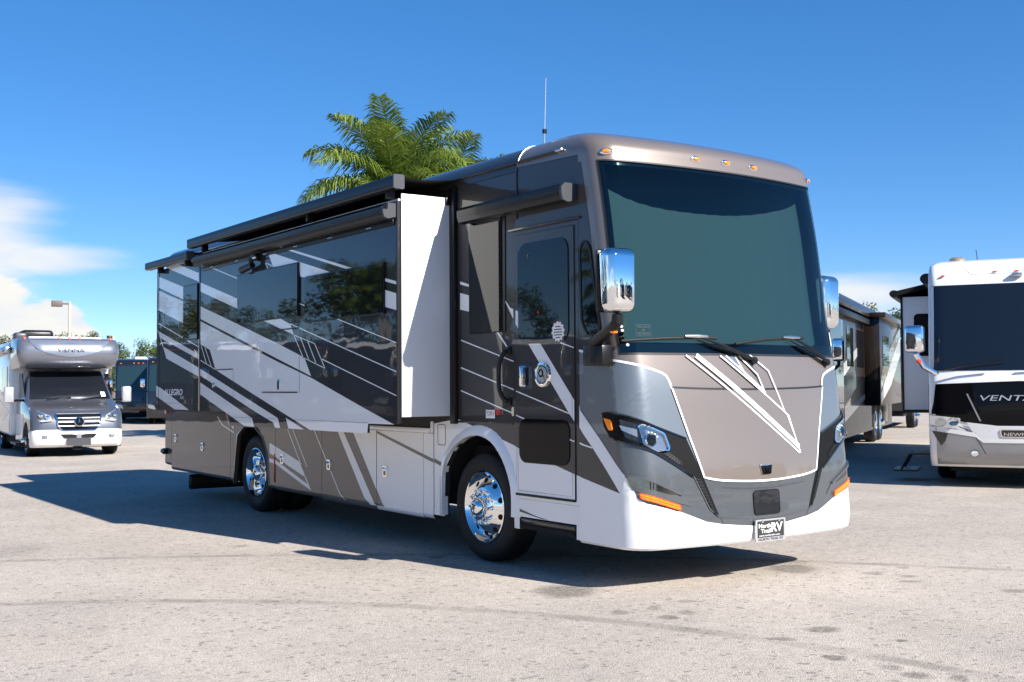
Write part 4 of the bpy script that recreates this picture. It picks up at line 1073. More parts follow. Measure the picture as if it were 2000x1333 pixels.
text('lettering', 'ALLEGRO', (-SLX - .0005, 8.735, 1.448), (0, -1, 0), ZU, .73, .083, 'paper', rslide, bold=.022, shear=.25)
text('lettering', 'BREEZE', (-SLX - .0005, 8.10, 1.405), (0, -1, 0), ZU, .16, .03, 'paper', rslide, shear=.35)
# slide toppers and awnings
def awning_case(name, x0, x1, y0, y1, z0, z1, par, cap_m='grey_cap'):
    dz = z1 - z0; dx = x1 - x0
    prof = [(x1, z0 + dz * .15), (x1, z1), (x0 + dx * .25, z1), (x0, z1 - dz * .22), (x0, z1 - dz * .55), (x0 + dx * .12, z0 + dz * .1), (x0 + dx * .45, z0)]
    c_ = MB().prism(prof, lambda a, b, d: (a, d, b), y0, y1).build(name, 'awning_black', par, True, 20)
    MB().box(x0 - .0015, x0 + .002, y0 + .02, y1 - .02, z1 - dz * .60, z1 - dz * .57, 0).build('case_groove', 'trim_dark', c_, False)
    MB().prism([(a + (.006 if a > x0 + dx * .5 else -.006), b) for a, b in prof], lambda a, b, d: (a, d, b), y0 - .03, y0).build('end_cap', cap_m, c_, True, 20)
    MB().prism(prof, lambda a, b, d: (a, d, b), y1, y1 + .02).build('end_cap', 'awning_black', c_, True, 20)
    return c_
def topper(y0, y1, z0, z1, zb):
    c_ = MB().prism(rrect(-1.972, -1.875, z0, z1, .018, 3), lambda a, b, d: (a, d, b), y0, y1).build('slide_topper', 'awning_black', RV, True, 30)
    MB().box(-1.9735, -1.971, y0, y1, z1 - .034, z1 - .030, 0).build('case_groove', 'trim_dark', c_, False)
    MB().prism(rrect(-1.976, -1.868, z0 - .004, z1 + .004, .01, 2), lambda a, b, d: (a, d, b), y0 - .02, y0).build('end_cap', 'grey_cap', c_, True, 30)
    MB().prism(rrect(-1.972, -1.875, z0, z1, .018, 3), lambda a, b, d: (a, d, b), y1, y1 + .02).build('end_cap', 'awning_black', c_, True, 30)
    V = []; F = []; n = 10
    for k in range(n + 1):
        t = k / n; x = -1.88 + t * .64; z = z1 - .012 + t * (zb - z1 + .012) - .02 * math.sin(math.pi * t)
        V += [(x, y0 + .02, z), (x, y1 - .02, z)]
    for k in range(n): F.append((2 * k, 2 * k + 1, 2 * k + 3, 2 * k + 2))
    MB().add(V, F).build('topper_fabric', 'fabric_black', c_)
    for y in (y0 + .25, y0 + 1.9, y1 - .3):
        if y0 < y < y1: MB().box(-1.90, -SLX + .01, y - .02, y + .02, z0 - .06, z0 + .02, .004).build('topper_bracket', 'black_satin', c_)
topper(2.27, 7.45, 3.275, 3.39, 3.425)
topper(7.50, 9.10, 3.145, 3.245, 3.40)
pa = awning_case('patio_awning', -1.955, -1.835, 2.50, 7.30, 3.035, 3.175, RV)
MB().box(-1.845, -1.832, 2.50, 7.30, 2.985, 3.035, .003).build('awning_rail', 'black_satin', pa)
for k in range(6): MB().box(-1.850, -1.844, 2.9 + k * .8, 3.0 + k * .8, 3.003, 3.009, 0).build('drain_slot', 'alu', pa, False)
# porch lamp under the awning
lm = MB().box(-1.90, -1.83, 5.50, 5.64, 2.955, 3.03, .015).build('porch_lamp', 'black_satin', RV)
MB().tube([(-1.90, 5.60, 2.985), (-1.90, 5.60, 2.90)], .028, 8).build('lamp_stem', 'black_satin', lm)
MB().tube([(-1.90, 5.56, 2.90), (-1.91, 5.85, 2.865)], [.035, .04], 10).build('lamp_speaker', 'black_satin', lm)
MB().box(-1.912, -1.898, 5.46, 5.55, 2.965, 2.985, .004).build('lamp_lens', 'paper', lm)
da = awning_case('door_awning', -1.385, -WX, .66, 2.14, 2.985, 3.135, RV)

# --- wheels
def wheel(xo, y, r, front, sg=-1, parent=None, width=.27, fine=True, rim_m='chrome'):
    """outer face towards sg*x"""
    ax = (sg, 0, 0); c = (xo, y, r)
    n = 56 if fine else 28
    R0 = .305 * r / .48; 
    tp = [(R0, -.02), (R0 + .012, -.004), (R0 + .05, .006), (r * .80, .012), (r * .88, .008), (r * .945, -.006), (r * .975, -.022), (r * .992, -.04), (r, -.06)]
    k = -.06
    for g in range(4):
        tp += [(r, k - .022), (r - .010, k - .026), (r - .010, k - .034), (r, k - .038)]; k -= .04
    tp += [(r, -width + .03), (r * .98, -width + .01), (r * .8, -width - .01), (R0, -width)]
    t_ = MB().lathe(tp, c, ax, n).build('tyre', 'rubber', parent, True, 30)
    k = r / .48
    if front:
        pr_ = [(.308 * k, -.03), (.312 * k, .002), (.302 * k, .006), (.292 * k, -.004), (.275 * k, -.030), (.255 * k, -.040), (.225 * k, -.020), (.175 * k, .006), (.160 * k, .012), (.115 * k, .014), (.110 * k, .02), (.080 * k, .024)]
        hubp = [(.080 * k, .02), (.080 * k, .055), (.074 * k, .085), (.060 * k, .105), (.040 * k, .112), (0, .113)]
        hole_r, hole_h, lug_h = .232 * k, -.024, .014
    else:
        pr_ = [(.308 * k, -.03), (.312 * k, .002), (.302 * k, .006), (.290 * k, -.010), (.272 * k, -.05), (.262 * k, -.10), (.250 * k, -.135), (.20 * k, -.142), (.16 * k, -.142), (.115 * k, -.138), (.09 * k, -.13)]
        hubp = [(.100 * k, -.13), (.100 * k, -.05), (.095 * k, -.01), (.08 * k, .012), (.055 * k, .022), (0, .026)]
        hole_r, hole_h, lug_h = .220 * k, -.140, -.138
    rm = MB().lathe(pr_, c, ax, n).build('rim', rim_m, t_, True, 50)
    MB().lathe(hubp, c, ax, 32).build('hub_cap', rim_m, t_, True, 40)
    if fine:
        MB().lathe([(0, hubp[-1][1] + .001), (.022, hubp[-1][1] + .0005)], c, ax, 20).build('hub_disc', 'black_gloss', t_)
    for q in range(10 if fine else 6):
        a_ = 2 * math.pi * (q + .5) / (10 if fine else 6)
        cc = Vector(c) + Vector((0, math.cos(a_), math.sin(a_))) * hole_r
        sl = (.018 if front else 0)
        nrm = Vector((sg, 0, 0)) + Vector((0, math.cos(a_), math.sin(a_))) * (.55 if front else 0)
        MB().lathe([(0, .0045), (.024 * k, .0035), (.027 * k, -.004)], cc + Vector((sg * hole_h, 0, 0)), nrm, 14).build('hand_hole', 'black_matte', t_)
        if fine:
            a_ = 2 * math.pi * q / 10
            cc = Vector(c) + Vector((0, math.cos(a_), math.sin(a_))) * (.142 * k) + Vector((sg * lug_h, 0, 0))
            MB().lathe([(.019, 0), (.019, .012), (.014, .016), (.014, .045), (.009, .056), (0, .058)], cc, ax, 10).build('lug_nut', 'chrome', t_)
    return t_
def wheel_thing(*a, **k): return wheel(*a, **k)
wheel(-1.215, 2.0, .48, True, -1, RV)
wheel(-1.215, 7.08, .48, False, -1, RV)
wheel(-.87, 7.08, .48, False, -1, RV, fine=False)
wheel(1.215, 2.0, .48, True, 1, RV, fine=False)
wheel(1.215, 7.08, .48, False, 1, RV, fine=False)
# ---------------------------------------------------------------- other parked motorhomes
mat('grille_grey', (.22, .225, .24), .35, .7)
mat('slate_sky_sheen', (.24, .26, .32), .3, .5, 1.0, flake=.15)  # overcab crescent: slate lightened and blued, sky reflection put into the colour
mat('lamp_bright', (.80, .82, .85), .12, .6)
mat('pearl', (0.72, 0.72, 0.73), .3, 0, 1.0, wav=.001)
mat('silver', (0.30, 0.31, 0.33), .33, .5, 1.0, flake=.15)
mat('slate', (0.17, 0.18, 0.21), .33, .5, 1.0, flake=.15)
mat('navy_black', (0.010, 0.011, 0.016), .25, .2, 1.0, wav=.001)
mat('gold_tan', (0.36, 0.27, 0.17), .3, .3, 1.0, wav=.002)
mat('coffee', (0.022, 0.015, 0.011), .4, 0, .45, spec=.2, wav=.004, coat_ior=1.42)
mat('teal_glass', (0.012, 0.028, 0.036), .03, 0, 0, spec=.6)
mat('blue_glass', (0.008, 0.010, 0.015), .03, 0, 0, spec=.7)
mat('brown_post', (0.115, 0.088, 0.075), .6)
mat('tan_post', (0.52, 0.43, 0.33), .7)
BPROF = [(.35, .12), (.55, -.03), (1.0, -.06), (1.5, .0), (1.8, .06), (3.25, .36), (3.42, .46), (3.55, .66), (3.62, .95)]
def bfront(z, prof=BPROF):
    for (z0, y0), (z1, y1) in zip(prof[:-1], prof[1:]):
        if z <= z1: return y0 + (y1 - y0) * (z - z0) / (z1 - z0)
    return prof[-1][1]
def bump_loft(prof, hw, L, ztop, rc=.16, nseg=6):
    """body shell: rows of rounded-corner outlines from bottom to roof"""
    V = []; F = []; rows = []
    zs = [p[0] for p in prof]
    for z in zs:
        y0 = bfront(z, prof); row = []
        ins = 0.0
        if z > ztop - .22: t = (z - (ztop - .22)) / .22; ins = .16 * (1 - math.sqrt(max(0, 1 - min(1, t) ** 2)))
        h = hw - ins
        pts = [(-h, L - ins)]
        for k in range(nseg + 1):
            q = math.pi / 2 * k / nseg
            pts.append((-h + rc * (1 - math.cos(q)), y0 + .06 + rc * (1 - math.sin(q))))
        for k in range(1, 8):
            x = (-h + rc) + (2 * h - 2 * rc) * k / 8
            pts.append((x, y0 + .06 * (x / h) ** 2))
        for k in range(nseg + 1):
            q = math.pi / 2 * (nseg - k) / nseg
            pts.append((h - rc * (1 - math.cos(q)), y0 + .06 + rc * (1 - math.sin(q))))
        pts.append((h, L - ins))
        for x, y in pts: row.append(len(V)); V.append((x, y, z))
        rows.append(row)
    for a, b in zip(rows[:-1], rows[1:]):
        n = len(a)
        for k in range(n): F.append((a[k], a[(k + 1) % n], b[(k + 1) % n], b[k]))
    F.append(tuple(rows[-1])); F.append(tuple(reversed(rows[0])))
    return MB().add(V, F)
def fpatch(name, poly, m, par, off=.012, prof=BPROF, hw=1.25, nx=14, thick=None):
    """a patch following a coach's bowed front, polygon in (x,z)"""
    bm = bmesh.new()
    tri = geometry.tessellate_polygon([[Vector((p[0], p[1], 0)) for p in poly]])
    vs_ = [bm.verts.new((p[0], p[1], 0)) for p in poly]
    for t in tri:
        try: bm.faces.new([vs_[i] for i in t])
        except ValueError: pass
    for k in range(-10, 11):
        bmesh.ops.bisect_plane(bm, geom=list(bm.verts) + list(bm.edges) + list(bm.faces), plane_co=(k * hw / 10, 0, 0), plane_no=(1, 0, 0), dist=1e-5)
    for z, _ in prof:
        bmesh.ops.bisect_plane(bm, geom=list(bm.verts) + list(bm.edges) + list(bm.faces), plane_co=(0, z, 0), plane_no=(0, 1, 0), dist=1e-5)
    def S(x, z, o):
        a = abs(x); d = 0; rc = .16
        y0 = bfront(z, prof)
        if a > hw - rc: q = min(1, (a - hw + rc) / rc); d = rc * (1 - math.sqrt(max(0, 1 - q * q)))
        y = y0 + .06 * min(1, (a / hw)) ** 2 + d
        nrm = Vector((x * .12 if a < hw - rc else math.copysign(min(1.5, (a - hw + rc) / rc * 1.3), x), -1, .12)).normalized()
        return Vector((x, y, z)) + nrm * o
    if thick:
        r = bmesh.ops.extrude_face_region(bm, geom=list(bm.faces))
        for v in r['geom']:
            if isinstance(v, bmesh.types.BMVert): v.co.z = 1
    for v in bm.verts:
        x, z, t = v.co
        v.co = S(x, z, off if (not thick or t > .5) else off - thick)
    bmesh.ops.recalc_face_normals(bm, faces=list(bm.faces))
    if not thick:
        bm.normal_update(); f = max(bm.faces, key=lambda q: q.calc_area())
        if f.normal.y > 0: bmesh.ops.reverse_faces(bm, faces=list(bm.faces))
    me = bpy.data.meshes.new(name); bm.to_mesh(me); bm.free()
    for p in me.polygons: p.use_smooth = True
    me.set_sharp_from_angle(angle=rad(40))
    return link(name, me, m, par)
def side_panel(name, poly, m, par, x, t=.012):
    s = 1 if x > 0 else -1
    return MB().prism(poly, lambda a, b, d: (s * d, a, b), abs(x), abs(x) + t).build(name, m, par, False)
def coach_mirror(par, x, y, z, m='chrome'):
    s = 1 if x > 0 else -1
    o = MB().box(x - .12, x + .12, y - .08, y + .06, z, z + .46, .05, 3).build('mirror', m, par, True, 60)
    MB().tube([(x, y, z + .02), (x, y, z - .07), (x - s * .22, y + .25, z - .25)], .035, 8).build('mirror_arm', 'black_satin', o)
    return o
def coach(name, label, loc, a, paint, lower, glass_m, group=None, L=11.0, top=None, cat='motorhome', detail=True):
    r = empty(name, loc, a); tag(r, label, cat, group)
    b = bump_loft(BPROF, 1.25, L, 3.62).build('body', paint, r, True, 40)
    if top: fpatch('roof_cap', [(-1.2, 3.27), (1.2, 3.27), (1.1, 3.50), (-1.1, 3.50)], top, r, .006)
    fpatch('windshield', rpoly([(-1.17, 1.78), (1.17, 1.78), (1.12, 3.22), (-1.12, 3.22)], .08), glass_m, r, .01)
    fpatch('lower_panel', [(-1.24, .40), (1.24, .40), (1.24, .72), (-1.24, .72)], lower, r, .008)
    fpatch('grille', rpoly([(-.85, .75), (.85, .75), (.95, 1.2), (-.95, 1.2)], .05), 'black_gloss', r, .010)
    for s in (-1, 1):
        fpatch('headlight', rpoly([(s * .78, .80), (s * 1.15, .88), (s * 1.2, 1.10), (s * .86, 1.02)], .03), 'lamp_silver', r, .02, thick=.02)
        coach_mirror(r, s * 1.46, .12, 2.0)
        side_panel('cab_window', rrect(.55, 1.5, 1.75, 2.75, .08), 'dark_glass', r, s * 1.25)
        for k, y in enumerate((3.2, 5.4, 7.6)):
            side_panel('window', rrect(y, y + 1.2, 1.9, 2.6, .06), 'dark_glass', r, s * 1.25)
        side_panel('stripe', [(1.7, 1.1), (9.8, 1.9), (10.6, 1.9), (10.6, 1.6), (2.5, .75)], 'silver', r, s * 1.25, .006)
        for y, fr_ in ((2.0, True), (7.6, False)):
            wheel(s * 1.235, y, .46, fr_, s, r, fine=False)
            side_panel('wheel_arch', [(y + .58 * math.cos(math.pi * k / 12), .40 + .58 * math.sin(math.pi * k / 12)) for k in range(13)], 'black_matte', r, s * 1.25, .002)
        MB().box(s * 1.25 if s > 0 else -1.36, 1.36 if s > 0 else -1.25, 1.8, 8.5, 3.05, 3.18, .02).build('awning', 'awning_black', r)
    MB().box(-.35, .35, 4.0, 5.0, 3.60, 3.84, .08, 3).build('roof_cooler', 'pearl', r)
    MB().box(-.35, .35, 7.0, 8.0, 3.60, 3.84, .08, 3).build('roof_cooler', 'pearl', r)
    for x, z in ((-.95, 3.36), (-.25, 3.38), (0, 3.38), (.25, 3.38), (.95, 3.36)):
        fpatch('clearance_lamp', rrect(x - .04, x + .04, z - .015, z + .015, .012), 'amber', r, .02, thick=.02)
    MB().box(-.95, .95, .5, L - .3, .30, .40).build('chassis', 'black_matte', r)
    return r

# dark coaches behind, to the left
c1 = coach('motorhome', 'dark navy motorhome with teal windshield, left of the pair behind the big motorhome', (9.15, 45.4, 0), rad(-19), 'navy_black', 'navy_black', 'teal_glass', 'dark motorhomes parked at the back')
c1.scale = (.8, .8, .8)
c2 = copy_tree(c1); c2.location = (9.5, 42.0, 0); c2.rotation_euler.z = rad(-21); c2['label'] = 'dark motorhome half hidden by the rear corner of the big motorhome'
c0 = copy_tree(c1); c0.location = (7.9, 51.0, 0); c0.rotation_euler.z = rad(-17); c0['label'] = 'dark motorhome mostly hidden behind the silver overcab camper van'

# --- white coach on the right
vr = empty('motorhome', (8.70, 2.84, 0), rad(-59.3)); tag(vr, 'white motorhome with black grille mask and dark windshield, cut by the right edge', 'motorhome')
VP = [(.06, .20), (.22, .04), (.35, .0), (.55, -.03), (.76, -.05), (1.0, -.07), (1.55, -.04), (1.76, .0), (3.34, .30), (3.55, .36), (3.72, .52), (3.82, .80), (3.85, 1.1)]
bump_loft(VP, 1.25, 11.5, 3.85, .14).build('body', 'white_cap', vr, True, 40)
fp = lambda n, p, m, o=.008, **k: fpatch(n, p, m, vr, o, VP, 1.25, **k)
fp('windshield', rpoly([(-1.21, 1.77), (1.21, 1.77), (1.21, 3.32), (-1.21, 3.32)], .03), 'blue_glass', .006)
fp('grille_mask', [(-1.245, 1.53), (0, 1.58), (1.245, 1.53), (1.245, .99), (.75, .86), (.3, .80), (-.3, .80), (-.75, .86), (-1.245, .99)], 'kick_glass', .008)
fp('lower_panel', [(-1.245, .78), (-.62, .66), (-.5, .52), (.5, .52), (.62, .66), (1.245, .78), (1.245, .10), (-1.245, .10)], 'silver', .008)
fp('chrome_band', [(-.72, .86), (-.3, .80), (.3, .80), (.72, .86), (.58, .55), (-.58, .55)], 'pearl', .012)
for s in (-1, 1):
    h_ = fp('headlight', rpoly([(s * 1.22, .98), (s * .80, .93), (s * .84, .74), (s * 1.22, .78)], .03), 'lamp_bright', .016, thick=.02)
    for x, rr_ in ((1.08, .085), (.90, .075)):
        p_ = Vector((s * x, bfront(.87, VP) + .06 * x * x + (.02 if x > 1 else 0) - .02, .872))
        MB().lathe([(rr_, 0), (rr_, .012), (rr_ * .8, .008), (0, .0)], p_ + Vector((0, -.02, 0)), (s * .2, -1, 0), 24).build('lamp_bowl', 'chrome', vr)
        MB().lathe([(rr_ * .98, .012), (rr_ * .6, .026), (0, .032)], p_ + Vector((0, -.02, 0)), (s * .2, -1, 0), 24).build('lamp_lens', 'lens', vr)
    fp('mask_crease', [(s * .72, 1.36), (s * .695, 1.36), (s * .52, .88), (s * .545, .88)], 'silver', .012)
    fp('corner_vent', [(s * 1.20, .70), (s * .98, .66), (s * 1.02, .52), (s * 1.08, .44)], 'black_gloss', .013)
    p_ = Vector((s * .62, bfront(.30, VP) - .03, .31))
    MB().lathe([(0, .02), (.05, .018), (.06, 0)], p_, (0, -1, 0), 18).build('fog_lamp', 'chrome', vr)
fp('panel_seam', sline([(-.62, .66), (-.47, .30)], .012), 'black_gloss', .012)
fp('panel_seam', sline([(-1.22, .99), (-.60, .66)], .014), 'black_gloss', .0125)
fp('bumper_band', [(-1.245, .80), (-1.245, .72), (-.6, .60), (-.5, .50), (.5, .50), (.6, .60), (1.245, .72), (1.245, .80), (.62, .68), (.52, .56), (-.52, .56), (-.62, .68)], 'white_cap', .014)
lt = text('lettering', 'VENTANA', (0, 0, 0), (1, 0, 0), (0, 1, 0), 1.06, .095, 'light_metal', vr, shear=.2)
for v in lt.data.vertices: x, z = v.co.x - .53, v.co.y + 1.24; v.co = (x, bfront(z, VP) + .06 * (x / 1.25) ** 2 - .014, z)
bd = fp('emblem', rpoly([(-.28, .735), (.28, .735), (.26, .60), (-.26, .60)], .03), 'chrome', .020, thick=.01)
fp('emblem_face', rpoly([(-.26, .725), (.26, .725), (.245, .612), (-.245, .612)], .03), 'black_gloss', .0212)
lt = text('lettering', 'NEWMAR', (0, 0, 0), (1, 0, 0), (0, 1, 0), .44, .055, 'chrome', vr)
for v in lt.data.vertices: x, z = v.co.x - .22, v.co.y + .628; v.co = (x, bfront(z, VP) + .06 * (x / 1.25) ** 2 - .024, z)
for x, z in ((-1.03, 3.50), (-.30, 3.54), (0, 3.54), (.3, 3.54), (1.03, 3.5)):
    fp('clearance_lamp', rrect(x - .03, x + .03, z - .012, z + .012, .01), 'orange_red', .016, thick=.016)
fp('cap_crease', sline([(-.75, 3.68), (-.62, 3.52), (.62, 3.52), (.75, 3.68)], .012), 'pearl', .010)
MB().box(-.08, .08, .26, .36, 3.43, 3.49, .02).build('camera_pod', 'alu', vr)
wq = MB().tube([(-1.02, -.07, 1.78), (-.6, -.09, 1.90), (-.2, -.10, 1.95)], .014, 6).build('wiper', 'black_satin', vr)
MB().tube([(.10, -.07, 1.86), (.5, -.09, 1.95), (.9, -.10, 1.99)], .014, 6).build('wiper', 'black_satin', vr)
MB().tube([(-1.10, .1, 1.70), (-1.30, -.05, 1.85), (-1.40, -.12, 2.08)], .045, 8).build('mirror_arm', 'chrome', vr)
MB().box(-1.55, -1.27, -.24, -.06, 2.10, 2.58, .06, 4).build('mirror', 'chrome', vr, True, 60)
MB().lathe([(0, .03), (.035, .02), (.04, 0)], (-1.36, -.13, 1.94), (0, -1, 0), 12).build('turn_lamp', 'orange_red', vr)
MB().tube([(-.55, .9, 3.82), (-.57, .93, 4.02)], .006, 6).build('aerial', 'black_satin', vr)
MB().lathe([(.12, 0), (.12, .05), (.08, .08), (0, .09)], (-.85, 1.0, 3.82), (0, 0, 1), 18).build('roof_vent', 'gold_tan', vr)
# its slide-out
MB().box(-1.78, -1.25, 2.2, 7.0, 1.02, 3.30, .01).build('slide_out', 'white_matte', vr)
MB().box(-1.80, -1.26, 2.19, 7.01, .96, 1.02, .005).build('slide_edge', 'black_satin', vr)
MB().box(-1.81, -1.775, 2.19, 7.0, 1.0, 3.32, .005).build('slide_flange', 'black_satin', vr)
MB().prism(rrect(-1.60, -1.05, 2.10, 2.95, .07), lambda a, b, d: (a, -d, b), -2.2, -2.186).build('slide_window', 'dark_glass', vr)
MB().prism([(-1.95, 3.30), (-1.25, 3.50), (-1.25, 3.58), (-1.95, 3.40)], lambda a, b, d: (a, d, b), 2.1, 7.1).build('topper_fabric', 'fabric_black', vr, False)
MB().tube([(-1.90, 2.05, 3.36), (-1.90, 7.1, 3.36)], .075, 14).build('slide_topper', 'black_satin', vr)
MB().tube([(-1.30, .9, 3.52), (-1.30, 7.1, 3.52)], .10, 14).build('patio_awning', 'black_satin', vr)
for o_ in vr.children:
    for v_ in o_.data.vertices: v_.co.z = .254 + .835 * v_.co.z
    o_.data.update()
for s in (-1, 1):
    for y, fr_ in ((2.0, True), (7.9, False)):
        wheel(s * 1.235, y, .48, fr_, s, vr, fine=False)
        side_panel('wheel_arch', [(y + .6 * math.cos(math.pi * k / 12), .42 + .6 * math.sin(math.pi * k / 12)) for k in range(13)], 'black_matte', vr, s * 1.25, .002)
MB().box(-.98, .98, .5, 11, .22, .42).build('chassis', 'black_matte', vr)
es = MB().box(-1.58, -1.25, 1.0, 1.7, .42, .45).build('entry_steps', 'black_satin', vr)
MB().box(-1.86, -1.50, .95, 1.72, .16, .19).build('step', 'black_satin', vr)
for y in (1.02, 1.66): MB().tube([(-1.6, y, .44), (-1.75, y, .17)], .018, 6).build('step_bracket', 'black_satin', vr)

# --- gold and brown coach behind the gap
gr = empty('motorhome', (10.75, 9.62, 0), rad(-59.3)); tag(gr, 'brown and gold motorhome with tag axle between the big motorhome and the white one', 'motorhome')
bump_loft(BPROF, 1.25, 13.0, 3.62).build('body', 'coffee', gr, True, 40)
sp = lambda n, p, m, t=.012: side_panel(n, p, m, gr, 1.25, t)
fpatch('windshield', rpoly([(-1.17, 1.78), (1.17, 1.78), (1.12, 3.22), (-1.12, 3.22)], .08), 'teal_glass', gr, .01)
sp('cab_window', rrect(.7, 2.3, 1.75, 2.95, .05), 'dark_glass')
sp('cab_side', [(.35, 1.15), (2.65, 1.15), (2.65, 3.2), (.6, 3.2)], 'black_gloss', .004)
sp('stripe', [(.3, 1.72), (2.6, 1.72), (2.6, 1.56), (.3, 1.56)], 'white', .006)
sp('stripe', [(.3, 1.12), (2.6, 1.12), (2.6, 1.02), (.3, 1.02)], 'silver', .006)
sp('stripe', [(2.7, 2.0), (5.2, 2.45), (5.2, 2.25), (2.7, 1.72)], 'white', .006)
sp('stripe', [(2.7, 1.05), (6.4, 1.75), (6.4, 1.35), (2.7, .72)], 'gold_tan', .006)
sp('stripe', [(2.7, .95), (6.4, 1.30), (6.4, 1.18), (2.7, .70)], 'white', .008)
for y0, y1 in ((3.2, 4.3), (5.0, 6.3), (7.2, 7.9)):
    sp('window', rrect(y0, y1, 1.95, 2.85, .05), 'dark_glass')
MB().box(1.25, 1.62, 6.5, 12.0, 1.0, 3.25, .01).build('slide_out', 'coffee', gr)
sp2 = lambda n, p, m, t=.01: side_panel(n, p, m, gr, 1.62, t)
sp2('window', rrect(7.2, 8.6, 2.0, 2.8, .05), 'dark_glass')
sp2('stripe', [(6.6, 1.3), (9.5, 2.2), (11.9, 2.9), (11.9, 2.4), (9.0, 1.5), (6.6, 1.05)], 'white', .006)
sp2('stripe', [(6.6, 1.75), (8.0, 2.25), (11.9, 3.2), (11.9, 2.95), (8.6, 1.95), (6.6, 1.4)], 'gold_tan', .006)
MB().box(1.25, 1.40, .7, 12.6, 3.22, 3.36, .02).build('awning', 'coffee', gr)
MB().box(1.40, 1.78, 6.4, 12.1, 3.20, 3.34, .02).build('slide_topper', 'coffee', gr)
MB().box(1.25, 1.42, .9, 6.3, 3.02, 3.16, .02).build('patio_awning', 'black_satin', gr)
sp('fender', [(7.8, .42), (7.8, .98), (10.6, .98), (10.6, .42)], 'black_matte', .003)
for y in (8.55, 9.75): wheel(1.26, y, .5, y > 9, 1, gr, fine=False)
wheel(1.26, 2.1, .5, True, 1, gr, fine=False)
for k in range(9):
    MB().box(1.25, 1.30, 10.75, 11.75, .48 + k * .055, .505 + k * .055, .005).build('vent_slat', 'gold_tan', gr)
sp('vent_frame', [(10.7, .44), (11.8, .44), (11.8, 1.0), (10.7, 1.0)], 'black_satin', .004)
MB().box(-.95, .95, .5, 12.6, .28, .40).build('chassis', 'black_matte', gr)
coach_mirror(gr, 1.50, .15, 2.0)
fpatch('grille', rpoly([(-.8, .70), (.8, .70), (.9, 1.15), (-.9, 1.15)], .05), 'silver', gr, .010)
for s in (-1, 1):
    fpatch('headlight', rpoly([(s * .82, .80), (s * 1.15, .88), (s * 1.2, 1.10), (s * .95, 1.04)], .03), 'lamp_bright', gr, .02, thick=.02)
fpatch('stripe', [(-1.2, 1.50), (0, 1.25), (1.2, 1.50), (1.2, 1.62), (0, 1.40), (-1.2, 1.62)], 'gold_tan', gr, .008)

# --- black trailer far behind the white slide-out
tr = empty('trailer', (25.6, 18.2, 0), rad(-59.3)); tag(tr, 'dark trailer with chrome wheel seen under the white motorhome\'s slide-out', 'trailer')
MB().box(-1.2, 1.2, 0, 7.5, .62, 3.0, .1, 3).build('body', 'navy_black', tr)
for y in (2.0, 3.0):
    for s in (-1, 1): wheel(s * 1.22, y, .40, True, s, tr, fine=False)
MB().box(-1.0, 1.0, .1, 7.3, .45, .62).build('chassis', 'black_matte', tr)
MB().box(1.2, 1.22, .6, 6.8, 1.6, 2.3, .005).build('window', 'dark_glass', tr)

# --- camper van with overcab on the left
vn = empty('camper_van', (.13, 20.50, 0), rad(-5)); tag(vn, 'silver and white camper van with bulging overcab and three-pointed star grille', 'camper van')
def hull(name, rows, m, ang=40, par=vn):
    """rows: list of rings (x0..)"""
    V = []; F = []; n = len(rows[0])
    for r_ in rows: V += r_
    for i in range(len(rows) - 1):
        for k in range(n): F.append((i * n + k, i * n + (k + 1) % n, (i + 1) * n + (k + 1) % n, (i + 1) * n + k))
    F.append(tuple(range(n - 1, -1, -1))); F.append(tuple((len(rows) - 1) * n + k for k in range(n)))
    return MB().add(V, F).build(name, m, par, True, ang)
def cabring(z, y0, w_, yb, rc=.22, wb_=None, bow=.05):
    pts = []
    wb_ = wb_ or w_
    for k in range(6):
        q = math.pi / 2 * k / 5; pts.append((-w_ + rc * (1 - math.cos(q)), y0 + bow + rc * (1 - math.sin(q)), z))
    for k in range(1, 6):
        x = -w_ + rc + (2 * w_ - 2 * rc) * k / 6; pts.append((x, y0 + bow * (x / w_) ** 2, z))
    for k in range(6):
        q = math.pi / 2 * (5 - k) / 5; pts.append((w_ - rc * (1 - math.cos(q)), y0 + bow + rc * (1 - math.sin(q)), z))
    pts += [(wb_, yb, z), (-wb_, yb, z)]
    return pts
SP = [(.56, .02), (.80, .03), (.95, .10), (1.08, .30), (1.18, .70), (1.26, 1.02)]
mat('cab_grey', (.105, .112, .135), .33, .5, 1.0, flake=.15)
hull('cab', [cabring(z, y, 1.0, 2.7, .24) for z, y in SP] + [cabring(1.30, 1.10, .98, 2.7, .15), cabring(1.62, 1.45, .92, 2.7, .15), cabring(1.98, 1.86, .84, 2.7, .15)], 'cab_grey')
bm_ = [(.22, .16), (.30, .06), (.45, .0), (.56, -.01), (.62, .015)]
hull('bumper', [cabring(z, y, 1.0, .75, .26) for z, y in bm_], 'white_cap')
